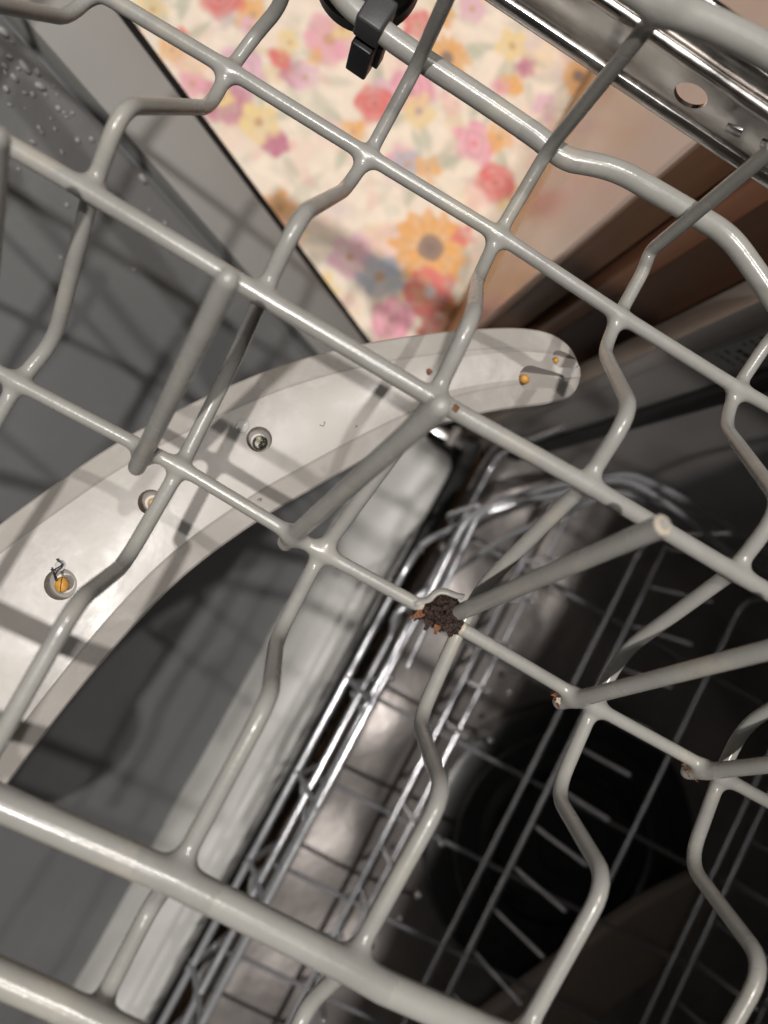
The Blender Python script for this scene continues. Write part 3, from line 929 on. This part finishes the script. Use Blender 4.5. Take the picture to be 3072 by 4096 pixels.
# long wires ---------------------------------------------------------
def zline(pxs, z): return [atz(p, z) for p in pxs]
def extend(P3, a, b):
    P3 = [np.asarray(p) for p in P3]
    d0 = P3[0] - P3[1]; d0 /= np.linalg.norm(d0); d1 = P3[-1] - P3[-2]; d1 /= np.linalg.norm(d1)
    return [P3[0] + d0 * a] + P3 + [P3[-1] + d1 * b]
def resample(P3, n=60):
    P3 = np.array(P3); s = np.r_[0, np.cumsum(np.linalg.norm(np.diff(P3, axis=0), axis=1))]
    t = np.linspace(0, s[-1], n); return np.stack([np.interp(t, s, P3[:, k]) for k in range(3)], 1)
WIRES = {}
WIRES['L1'] = (np.array(extend(zline([c(1, 500, 8), c(1, 985, 297), c(1, 1590, 672), c(2, 495, 1015), c(4, 1015, 253), c(4, 1520, 568), c(4, 1659, 645)], -188.2), 110, 190)), RL)
WIRES['L2'] = (np.array(extend(zline([c(1, 60, 640), c(1, 400, 838), c(3, 1140, 178), c(4, 215, 618), c(4, 875, 985), c(6, 1510, 258), c(6, 1659, 345)], -153.2), 110, 190)), 1.72)
WIRES['L3'] = (np.array(extend(zline([c(3, 0, 505), c(3, 75, 547), c(3, 790, 918), c(5, 1385, 172), c(6, 330, 500), c(6, 905, 838), c(8, 1450, 30)], -179.9), 110, 190)), 1.45)
WIRES['L4'] = (np.array(extend(zline([c(7, 0, 150), c(7, 755, 478), c(7, 1515, 862), c(8, 0, 945), c(8, 400, 1120)], -145.3), 190, 190)), RF)
WIRES['L5'] = (np.array(extend(zline([c(7, 0, 905), c(7, 240, 1010), c(7, 480, 1125)], -145.0), 190, 330)), RF)
l0 = zline([c(2, 30, 165), c(2, 160, 255), c(2, 420, 425), c(2, 660, 590), c(2, 712, 632)], -185.4)
l0b = [atz(c(2, 790, 690), -185), atz(c(2, 1000, 728), -183), atz(c(2, 1340, 925), -183), atz(c(2, 1490, 1015), -183), atz(u(1635, 590), -182), atz(u(1700, 690), -181), atz(u(1860, 800), -181)]
l0a = [atz((1300, -120), -185.4), atz((1394, 22), -185.4), atz((1494, 96), -185.4)]
WIRES['L0'] = (fillet(l0a + l0 + l0b, 7), 2.6)
# side rim, nearer the lens
WIRES['rim'] = (fillet([np.array([-108, -150, -131.5]), np.array([-108, 12, -131.5]), np.array([-107.6, 17.5, -131]), np.array([-109.8, 24, -131]), np.array([-111.5, 33, -131]), np.array([-112, 40, -131]), np.array([-111, 180, -131])], 6), 2.7)
for k in ('L1', 'L2', 'L3'):
    WIRES[k] = (resample(WIRES[k][0], 110), WIRES[k][1])
# cross wires ---------------------------------------------------------
OB = {('L1', 1): c(1, 990, 305), ('L1', 2): c(1, 1590, 675), ('L1', 3): c(2, 490, 1020), ('L1', 4): c(4, 1012, 262), ('L1', 5): c(4, 1518, 580),
      ('b1', 0): c(1, 290, 78), ('b1', 1): c(1, 905, 465), ('b1', 2): c(1, 1490, 820), ('b1', 3): c(4, 402, 105), ('b1', 4): c(4, 950, 412), ('b1', 5): c(4, 1472, 735),
      ('b2', 1): c(1, 530, 455), ('b2', 2): c(1, 1300, 925), ('b2', 3): c(4, 388, 255), ('b2', 4): c(4, 1072, 668),
      ('L2', 1): c(1, 395, 830), ('L2', 2): c(3, 1135, 165), ('L2', 3): c(4, 215, 615), ('L2', 4): c(4, 868, 985), ('L2', 5): c(6, 1510, 255),
      ('m', 1): c(3, 235, 365), ('m', 2): c(3, 1010, 455), ('m', 4): c(6, 430, 315), ('m', 5): c(6, 1030, 605), ('m', 6): c(6, 1550, 925),
      ('L3', 1): c(3, 72, 555), ('L3', 2): c(3, 775, 920), ('L3', 3): c(5, 1385, 180), ('L3', 4): c(6, 322, 515), ('L3', 5): c(6, 902, 845), ('L3', 6): c(8, 1450, 40),
      ('b3', 2): c(5, 535, 228), ('b3', 3): c(5, 1195, 545), ('b3', 4): c(6, 148, 905), ('b3', 5): c(8, 742, 110), ('b3', 6): c(8, 1316, 410),
      ('b4', 2): c(5, 335, 385), ('b4', 3): c(5, 1165, 805), ('b4', 4): c(8, 262, 110), ('b4', 5): c(8, 967, 490), ('b4', 6): c(8, 1652, 855),
      ('L4', 3): c(7, 752, 470), ('L4', 4): c(7, 1515, 845), ('L0', 2): c(2, 145, 280), ('L0', 3): c(2, 708, 648)}
# extra points on single wires: (wire index, after key) -> pixel, z
up_px = {2: (c(2, 275, -10), -160), 3: (c(2, 1235, -10), -131.5), 4: (u(1665, 325), -150), 5: None}
DZ = {'L0': 3.2, 'L1': -2.4, 'L2': -2.5, 'L3': -2.2, 'L4': -2.2}
for j in sorted(YC):
    pts, rads = [], []
    def put(p, r): pts.append(np.asarray(p, float)); rads.append(r)
    def key(k):
        X_, Z_ = PROF[k]
        z = Z_ + DZ.get(k, 0)
        if (k, j) in OB: return atz(OB[(k, j)], z)
        return np.array([X_, YC[j] + (0 if j not in (0, 1) else 0), z])
    # side wall upright
    if j in (2, 3):
        P0 = key('L0')
        top = atz(*[up_px[j][0], -131.5 + 2.4]) if j == 3 else atz(c(2, 275, -10), -158)
        if j == 2:
            d = top - P0; top = P0 + d * (54 / d[2])
        put(top, 3); put(P0 + np.array([0, 0, 5.5]), 6); put(P0 + np.array([1.5, 0, 0]), 6)
    elif j == 1:
        put(np.array([-109.5, -53.5, -131]), 3); put(atz(c(1, 1222, 10), -183) + np.array([-1, 0, 4]), 6); put(atz(c(1, 1200, 40), -184), 6)
        put(atz(c(1, 1105, 150), -189), 5)
    elif j == 4:
        n0 = atz(c(2, 1150, 1085), -189.5)
        put(atz(u(1672, 320), -146), 3); put(n0, 5); put(atz(c(4, 1120, 65), -190), 5)
    else:
        put((-109.5, YC[j] + 2, -131), 3); put((-104, YC[j] + 1, -186), 8)
    put(key('L1'), 3)
    b1 = key('b1'); b2 = key('b2')
    if j == 1: put(b1, 5); put(b2, 6)
    else: put(b1, 5); put(b2, 7)
    put(key('L2'), 3)
    if j == 3:
        pass
    else:
        put(key('m'), 7 if j != 2 else 12)
    put(key('L3'), 3)
    put(key('b3'), 6); put(key('b4'), 6)
    put(key('L4'), 5)
    if j == 3:
        put(atz(c(7, 660, 580), -156), 5); put(atz(c(7, 435, 1020), -148), 4); put(atz(c(7, 200, 1500), -150), 4); put(pts[-1] + np.array([70, -4, -6]), 6)
    else:
        y = YC[j]; q = pts[-1]
        put(q + np.array([14, 0, -11]), 6); put(q + np.array([26, 0, -2.7]), 4); put(q + np.array([60, 0, -6]), 4); put(q + np.array([72, 0, -38]), 6); put(q + np.array([96, 0, -38]), 6); put(q + np.array([112, 0, -4]), 6); put(q + np.array([150, 0, -6]), 5)
    WIRES['C%d' % j] = (fillet(pts, rads, 6), 1.52)
def cut_at(path, a, b):
    ia = np.linalg.norm(path - a, axis=1).argmin(); ib = np.linalg.norm(path - b, axis=1).argmin()
    return np.vstack([path[:ia], a[None]]), np.vstack([b[None], path[ib + 1:]])
WIRES['rim_front'] = (fillet([np.array([-108, -150, -131.5]), np.array([-108, -196, -131.5]), np.array([-80, -206, -131.5]), np.array([240, -206, -131.5])], 20), 2.7)
WIRES['front'] = (np.array([(-100, -204, -184.), (240, -204, -184.)]), 2.6)
L3full = resample(WIRES['L3'][0], 300)
ca_ = L3full[np.linalg.norm(L3full - atz(u(908, 1316), -179.9), axis=1).argmin()]
cb_ = L3full[np.linalg.norm(L3full - atz(u(988, 1356), -179.9), axis=1).argmin()]
L3a, L3b = cut_at(L3full, ca_, cb_)
for k, (p, r) in WIRES.items():
    if k == 'L3':
        tube('long_wire', resample(L3a, 40), r, MT['wire'], rack, 18)
        tube('long_wire', resample(L3b, 60), r, MT['wire'], rack, 18)
        continue
    nm_ = 'cross_wire' if k[0] == 'C' else ('frame_wire' if k in ('L0', 'L4', 'L5', 'rim', 'rim_front', 'front') else 'long_wire')
    tube(nm_, p, r, MT['frame'] if nm_ == 'frame_wire' else MT['wire'], rack, 18)

# tines -----------------------------------------------------------------
TV = np.array([-25.0, 5.8, 59.4])
TB = {0: np.array([-4.2, -56.5, -182.]), 1: atz(u(300, 1000), -182), 2: atz(u(625, 1165), -182), 3: atz(u(985, 1326), -182), 4: atz(u(1225, 1512), -182), 5: atz(u(1503, 1665), -182), 6: np.array([-4.3, 145., -182.])}
TB[0] = atz(u(-6, 300), -122.6) - TV
TT = {0: None, 1: u(492, 605), 2: u(950, 878), 3: u(1432, 1135), 4: None, 5: None, 6: None}
for k, b in TB.items():
    tip = b + TV if TT[k] is None else atz(TT[k], b[2] + TV[2])
    if k == 4: tip = atz(u(1800, 1368), b[2] + TV[2])
    if k == 5: tip = atz(u(2140, 1600), b[2] + TV[2])
    d = tip - b
    st_ = b - d * .035 if k != 3 else b + d * .01
    bend = b + d * .10 + np.array([.8, 0, -1.0]) if k in (1, 4, 5) else b + d * .1
    path = fillet([st_, bend, tip], 8, 5)
    WIRES['T%d' % k] = (path, 1.75)
    o = tube('tine', path, 1.75 if k not in (4, 5) else 1.7, MT['wire'], rack, 18, round_start=(k != 3), round_end=(k != 3))
# worn tip of the fourth tine: bare ring
tp = WIRES['T3'][0]
dd = tp[-1] - tp[-2]; dd /= np.linalg.norm(dd)
tube('worn_tip', np.array([tp[-1] - dd * .2, tp[-1] + dd * .35]), [1.72, 1.25], MT['coat_edge'], rack, 18)
tube('worn_core', np.array([tp[-1] + dd * .2, tp[-1] + dd * .5]), [1.0, .8], MT['frame'], rack, 14)

# welds ------------------------------------------------------------------
def crossing(a, b):
    A, B = resample(WIRES[a][0], 400), resample(WIRES[b][0], 400)
    D = np.linalg.norm(A[:, None] - B[None], axis=2)
    i, j_ = np.unravel_index(D.argmin(), D.shape)
    return (A[i] + B[j_]) / 2, D[i, j_]
for j in range(-1, 8):
    for l in ('L0', 'L1', 'L2', 'L3', 'L4'):
        if l == 'L0' and j not in (2, 3): continue
        ctr, dist = crossing(l, 'C%d' % j)
        if dist > 6.5: continue
        ws = [WIRES[l], WIRES['C%d' % j]]
        near_t = [t for t in ('T0', 'T1', 'T2', 'T4', 'T5') if l == 'L3' and np.linalg.norm(WIRES[t][0][0] - ctr) < 7]
        if l == 'L3' and j == 4: continue
        weld(ctr, ws, MT['wire'], rack, 3.0 if l in ('L0', 'L4') else 2.6, 8.5 if l in ('L0', 'L4') else 7.0)
for t in ('T1', 'T2', 'T4', 'T5', 'T0', 'T6'):
    ctr, dist = crossing('L3', t)
    if dist < 6: weld(ctr, [WIRES['L3'], WIRES[t]], MT['wire'], rack, 2.2, 6.5)
ctr, dist = crossing('rim', 'C3'); weld(ctr, [WIRES['rim'], WIRES['C3']], MT['frame'], rack, 3, 8.5)
ctr, dist = crossing('L5', 'C3'); weld(ctr, [WIRES['L5'], WIRES['C3']], MT['frame'], rack, 3, 8.5)
ctr, dist = crossing('L2', 'T2')

# rusty break at the fourth tine ------------------------------------------
def lump(name, path, rad, m, amp, seed_, n=26, ns=30, parent=rack):
    path = resample(path, ns); rs = np.random.RandomState(seed_)
    vs, fs = tube_mesh(path, rad, n)
    vs = np.array(vs); ph = rs.rand(8, 3) * 6; fr = rs.uniform(.6, 3.0, (8, 3))
    for i in range(ns):
        ctr_ = path[i]
        for k in range(n):
            q = vs[i * n + k]; d = q - ctr_
            s = sum(math.sin(q @ fr[w] + ph[w][0]) for w in range(8)) / 4
            end = math.sin(math.pi * min(1, max(.06, i / (ns - 1)))) ** .4
            vs[i * n + k] = ctr_ + d * (1 + amp * s) * end
    return from_py(name, vs, fs, m, parent, False)
def rust_blob(name, balls, m, amp, seed_, h=.27):
    rs = np.random.RandomState(seed_)
    cs = [(atz(u(*q), z), r) for q, z, r in balls]
    lo = np.min([p - r - 1.6 for p, r in cs], axis=0); hi = np.max([p + r + 1.6 for p, r in cs], axis=0)
    n = np.ceil((hi - lo) / h).astype(int) + 1
    g = [np.arange(k) * h for k in n]
    X, Y, Z = np.meshgrid(*g, indexing='ij')
    P = np.stack([X.ravel(), Y.ravel(), Z.ravel()], 1) + lo
    d = np.full(len(P), 1e9)
    for p, r in cs:
        e = np.linalg.norm(P - p, axis=1) - r
        hh = np.clip(.5 + .5 * (e - d) / .9, 0, 1); d = e * (1 - hh) + d * hh - .9 * hh * (1 - hh)
    nz = np.zeros(len(P))
    for w in range(14):
        k = rs.normal(size=3); k *= rs.uniform(.9, 3.6) / np.linalg.norm(k)
        nz += np.abs(np.sin(P @ k + rs.rand() * 6)) / (1 + .25 * np.linalg.norm(k))
    nz = (nz - nz.mean()) / nz.std()
    nz = np.round(nz * 1.6) / 1.6 * .6 + nz * .4
    d = d + amp * np.clip(nz, -2.2, 2.2)
    v, fs = surf_nets(d.reshape(n), lo, h)
    return from_py(name, v, fs, m, rack, False)
rust_blob('rust_patch', [((905, 1320), -180.1, 1.3), ((924, 1322), -180.6, 1.7), ((942, 1330), -181.2, 1.9), ((956, 1308), -182.6, 2.2), ((946, 1297), -182.4, 1.7), ((972, 1302), -182.2, 1.8),
                         ((962, 1340), -180.8, 1.9), ((978, 1348), -180.5, 1.7), ((978, 1322), -182.0, 1.9), ((991, 1356), -180.0, 1.3), ((950, 1346), -180.3, 1.4)], MT['rust'], .24, 4, .22)
for pt, dr in ((ca_, L3a[-1] - L3a[-4]), (cb_, L3b[0] - L3b[3])):
    dr = dr / np.linalg.norm(dr)
    tube('coating_edge', np.array([pt - dr * .5, pt, pt + dr * .25]), [1.47, 1.5, 1.25], MT['coat_edge'], rack, 18)
def flake(q, ln, wd, ang, tilt, m, z=-178.3, curl=.5, th=.28, name='rust_flake', parent=rack):
    p = atz(u(*q), z)
    ca, sa_ = math.cos(ang), math.sin(ang)
    vs = []; n = 5
    for side in (0, 1):
        for i in range(n + 1):
            t = i / n
            w = wd * (1 - .55 * t) * (1 + .25 * math.sin(7 * t + ang))
            zz_ = tilt * t * ln + curl * math.sin(t * 2.5)
            for s in (-1, 1):
                vs.append(p + np.array([ca * t * ln - sa_ * s * w / 2, sa_ * t * ln + ca * s * w / 2, zz_ + .2 * s * math.sin(5 * t) - side * th]))
    fs = []
    o2 = 2 * (n + 1)
    for i in range(n):
        a = i * 2
        fs += [(a, a + 1, a + 3, a + 2), (o2 + a, o2 + a + 2, o2 + a + 3, o2 + a + 1), (a, a + 2, o2 + a + 2, o2 + a), (a + 1, o2 + a + 1, o2 + a + 3, a + 3)]
    fs += [(0, o2, o2 + 1, 1), (2 * n, 2 * n + 1, o2 + 2 * n + 1, o2 + 2 * n)]
    return from_py(name, vs, fs, m, parent, False)
# image left is about world (+x*-.48 ...): angles chosen so flakes peel away from the wire
def ang_to(q0, q1):
    a, b = atz(u(*q0), -179), atz(u(*q1), -179); return math.atan2(b[1] - a[1], b[0] - a[0])
flake((916, 1322), 3.2, 1.5, ang_to((918, 1322), (882, 1336)), .12, MT['rust2'], -178.6, .3)
flake((905, 1330), 1.5, .9, ang_to((905, 1330), (890, 1345)), .1, MT['rust'], -178.8, .2)
flake((928, 1338), 2.4, 1.9, ang_to((925, 1330), (914, 1356)), -.1, MT['rust'], -178.4)
flake((946, 1350), 2.0, 1.3, ang_to((945, 1345), (936, 1372)), .1, MT['rust2'], -178.9, .2)
flake((964, 1350), 2.6, 1.8, ang_to((962, 1345), (975, 1378)), 0, MT['rust'], -178.6)
flake((975, 1345), 2.2, 1.2, ang_to((975, 1345), (985, 1370)), .1, MT['rust'], -178.3)
flake((938, 1322), 3.4, 1.1, ang_to((938, 1322), (975, 1305)), .25, MT['rust'], -177.9, .2)
flake((930, 1312), 2.4, 1.4, ang_to((930, 1312), (960, 1318)), .15, MT['rust'], -177.6)
flake((972, 1316), 1.6, .7, ang_to((968, 1318), (950, 1338)), .1, MT['rust'], -177.4, .2)
# curled flap of coating over the break
def flap():
    e0 = [(897, 1312), (907, 1308), (916, 1304), (925, 1303), (933, 1300), (939, 1293), (945, 1287), (953, 1284), (963, 1285), (974, 1289), (985, 1293), (998, 1296)]
    e1 = [(889, 1294), (899, 1291), (909, 1291), (918, 1290), (925, 1286), (931, 1279), (939, 1273), (952, 1269), (965, 1271), (978, 1276), (990, 1281), (1004, 1283)]
    vs = []; n = len(e0)
    for dz in (0, -.32):
        for i in range(n):
            a, b = atz(u(*e0[i]), -178.0 + dz + .4 * math.sin(i * .9)), atz(u(*e1[i]), -179.6 + dz)
            mid = (a + b) / 2 + np.array([0, 0, .9])
            vs += [a, mid, b]
    fs = []
    o = 3 * n
    for i in range(n - 1):
        for k in range(2):
            a = i * 3 + k
            fs += [(a, a + 1, a + 4, a + 3), (o + a, o + a + 3, o + a + 4, o + a + 1)]
        fs += [(i * 3, i * 3 + 3, o + i * 3 + 3, o + i * 3), (i * 3 + 2, o + i * 3 + 2, o + i * 3 + 5, i * 3 + 5)]
    fs += [(0, o, o + 1, 1), (1, o + 1, o + 2, 2), (3 * n - 3, 3 * n - 2, o + 3 * n - 2, o + 3 * n - 3), (3 * n - 2, 3 * n - 1, o + 3 * n - 1, o + 3 * n - 2)]
    from_py('coating_flap', vs, fs, MT['wire'], rack)
flap()
# small rust marks on other joints
flake((1200, 1506), 2.6, .7, ang_to((1200, 1504), (1210, 1530)), -.15, MT['rust2'], -181.0, .1)
flake((1206, 1508), 1.4, .8, ang_to((1206, 1508), (1212, 1526)), -.2, MT['coat_edge'], -180.9, .1)
flake((1199, 1500), 1.3, .6, ang_to((1199, 1500), (1188, 1494)), .2, MT['rust'], -180.4, .2)
flake((1484, 1664), 1.6, .5, ang_to((1484, 1660), (1492, 1678)), 0, MT['rust2'], -181.8, .1)
flake((1478, 1652), 1.0, .5, ang_to((1478, 1652), (1468, 1658)), .1, MT['rust'], -180.6, .1)
flake((1203, 1500), 1.5, .9, ang_to((1203, 1500), (1186, 1500)), .2, MT['rust2'], -180.5)
flake((1208, 1512), .9, 1.3, ang_to((1208, 1512), (1202, 1515)), 0, MT['coat_edge'], -180.2, .1)
flake((1482, 1648), 1.2, .8, ang_to((1482, 1648), (1470, 1650)), .1, MT['rust2'], -180.5)
flake((1490, 1675), 2.4, .5, ang_to((1482, 1668), (1510, 1690)), 0, MT['rust2'], -182.5, .1)
flake((290, 1022), 1.4, .5, ang_to((288, 1022), (306, 1023)), 0, MT['coat_edge'], -183.2, .1)
def scab(q, z, r, m=None):
    bm = bmesh.new(); bmesh.ops.create_icosphere(bm, subdivisions=2, radius=1)
    p = atz(u(*q), z); f3 = rnd.random() * 6
    for v in bm.verts:
        s = 1 + .3 * math.sin(5 * v.co.x + f3) * math.cos(4 * v.co.y + f3)
        v.co = W(p + np.array([v.co.x * r * s, v.co.y * r * s, v.co.z * r * .5]))
    me = bpy.data.meshes.new('rust_spot'); bm.to_mesh(me); bm.free()
    link('rust_spot', me, m or MT['rust2'], rack)
scab((927, 803), -153.6, .55); scab((984, 882), -151.6, .7); scab((926, 806), -153.7, .4, MT['rust'])

hubc = (atz(u(-800, 2020), ZA - 5) + atz(u(-560, 2480), ZA - 5)) / 2
disc_prof = [(34, -14), (36, -10), (36, 0), (33, 4), (14, 5), (12, 9), (2, 9)]
tt_ = np.linspace(0, 2 * math.pi, 48, endpoint=False)
from_py('hub', [(hubc[0] + r * math.cos(a), hubc[1] + r * math.sin(a), hubc[2] + z) for r, z in disc_prof for a in tt_],
        [(i * 48 + k, i * 48 + (k + 1) % 48, (i + 1) * 48 + (k + 1) % 48, (i + 1) * 48 + k) for i in range(len(disc_prof) - 1) for k in range(48)], MT['arm'], sa, True, 35)
# black adjuster clip on the frame wire ------------------------------------
q6 = lambda x, y: (1150 + x / 2.212, y / 2.212)
clip = thing('rack_adjuster', atz(q6(720, 100), -200), 'black plastic roller and clip on the thick rack wire above the rug', 'rack clip')
wc = atz(q6(715, -215), -192)
def disc(name, ctr_, nrm, prof, m, parent, n=56):
    nrm = np.asarray(nrm, float); nrm /= np.linalg.norm(nrm)
    a = np.cross(nrm, [1, 0, 0]); a /= np.linalg.norm(a); b = np.cross(nrm, a)
    vs = [ctr_ + nrm * z + r * (math.cos(t) * a + math.sin(t) * b) for r, z in prof for t in np.linspace(0, 2 * math.pi, n, endpoint=False)]
    fs = [(i * n + k, i * n + (k + 1) % n, (i + 1) * n + (k + 1) % n, (i + 1) * n + k) for i in range(len(prof) - 1) for k in range(n)]
    fs += [tuple(range(n))[::-1], tuple(range((len(prof) - 1) * n, len(prof) * n))]
    return from_py(name, vs, fs, m, parent, True, 30)
disc('roller', wc, (.12, -.1, 1), [(3, -3), (11, -3), (11.9, -2), (11.9, 2), (11, 2.8), (5, 2.8), (4.5, 2.0), (2, 2.0)], MT['black'], clip)
def obox(name, ctr_, ax, half, m, parent, bev=.5):
    ax = [np.asarray(a, float) / np.linalg.norm(a) for a in ax]
    bm = bmesh.new(); bmesh.ops.create_cube(bm, size=2)
    for v in bm.verts: v.co = Vector([v.co[i] * half[i] for i in range(3)])
    bmesh.ops.bevel(bm, geom=bm.edges[:], offset=bev, segments=3, profile=.5, affect='EDGES')
    for v in bm.verts: v.co = W(ctr_ + ax[0] * v.co.x + ax[1] * v.co.y + ax[2] * v.co.z)
    bmesh.ops.recalc_face_normals(bm, faces=bm.faces[:])
    me = bpy.data.meshes.new(name); bm.to_mesh(me); bm.free()
    return link(name, me, m, parent, True, 40)
ly = l0[1] - l0[0]; ly[2] = 0; ly /= np.linalg.norm(ly); lx = np.array([ly[1], -ly[0], 0])
obox('clip_block', atz(q6(775, 165), -184.6), (ly, lx, (0, 0, 1)), (3.1, 3.9, 3.6), MT['blackgrey'], clip, .7)
obox('peg', atz(q6(690, 440), -195), (ly, lx, (0, 0, 1)), (2.6, 3.6, 5.5), MT['black'], clip, .5)
obox('peg_rib', atz(q6(820, 470), -196), (ly, lx, (0, 0, 1)), (.7, 1.6, 4.2), MT['black'], clip, .3)

# telescopic slide rail --------------------------------------------------
rail = thing('slide_rail', (-126, 40, -176), 'shiny stainless telescopic slide rail with round hole beside the rack', 'rail')
XF = -124.0
def rail_face():
    bm = bmesh.new()
    y0, y1, z0, z1 = -120., 200., -172.5, -159.0
    holes = [(36.2, -166.2, 3.6, 3.4)]
    import mathutils.geometry as mg
    # grid sheet with a round hole: ring of quads around the hole, rest in strips
    hy, hz, rh, _ = holes[0]
    N = 32
    ring = [(hy + rh * math.cos(2 * math.pi * k / N), hz + rh * math.sin(2 * math.pi * k / N)) for k in range(N)]
    def sq(k):
        a = 2 * math.pi * k / N; cx_, cz_ = math.cos(a), math.sin(a); s = 1 / max(abs(cx_), abs(cz_))
        return (hy + 6.6 * cx_ * s, min(z1, max(z0, hz + 6.6 * cz_ * s)))
    outer = [sq(k) for k in range(N)]
    for x in (XF, XF - 1.0):
        r1 = [bm.verts.new((x, a, b)) for a, b in ring]; r2 = [bm.verts.new((x, a, b)) for a, b in outer]
        for k in range(N): bm.faces.new((r1[k], r2[k], r2[(k + 1) % N], r1[(k + 1) % N]))
        if x == XF: keep = r1
        else:
            for k in range(N): bm.faces.new((keep[k], keep[(k + 1) % N], r1[(k + 1) % N], r1[k]))
        for ya, yb in ((y0, hy - 6.6), (hy + 6.6, y1)):
            v = [bm.verts.new((x, ya, z0)), bm.verts.new((x, yb, z0)), bm.verts.new((x, yb, z1)), bm.verts.new((x, ya, z1))]
            bm.faces.new(v)
    bmesh.ops.recalc_face_normals(bm, faces=bm.faces[:])
    for v in bm.verts: v.co = W(v.co)
    me = bpy.data.meshes.new('channel_web'); bm.to_mesh(me); bm.free()
    link('channel_web', me, MT['rail'], rail, False)
rail_face()
prism('lower_flange', [(XF - 1.2, -172.3), (XF + .6, -172.3), (XF + 1.6, -173.2), (XF + 1.9, -174.6), (XF + .6, -176.2), (XF - 2.0, -176.6), (XF - 4.5, -176.6), (XF - 4.5, -175.6), (XF - 2.2, -175.4), (XF - 1.2, -174.5)], 1, -122, 202, MT['rail'], rail, .25)
tube('guide_rod', np.array([(XF + .2, -122, -157.6), (XF + .2, 202, -157.6)]), 1.6, MT['rail'], rail, 18)
prism('upper_flange', [(XF - 1.0, -156.4), (XF - 2.6, -153.2), (XF - 9, -152.6), (XF - 9, -153.6), (XF - 3.2, -154.4), (XF - 2.0, -156.8)], 1, -122, 202, MT['rail'], rail, .2)
tube('guide_rod', np.array([(XF - 5.5, -122, -150.5), (XF - 5.5, 202, -150.5)]), 1.5, MT['rail'], rail, 18)
box('inner_rail', (XF - 8.5, -120, -162.5), (XF - 7.0, 204, -154.5 + 0), MT['rail'], rail, .3)
box('ball_cage', (XF - 6.8, -60, -171), (XF - 2.0, 13.5, -159), MT['gasket'], rail, .8)
for k in range(5):  # added steel chips that imitate the reflection pattern on the rail web
    oyy = 48 + k * 7.5
    obox('web_reflection', np.array([XF + .12, oyy, -167.5 + (k % 2) * 2]), ((0, 1, .35), (1, 0, 0), (0, -.35, 1)), (1.7, .2, 1.3), MT['steel'], rail, .15)
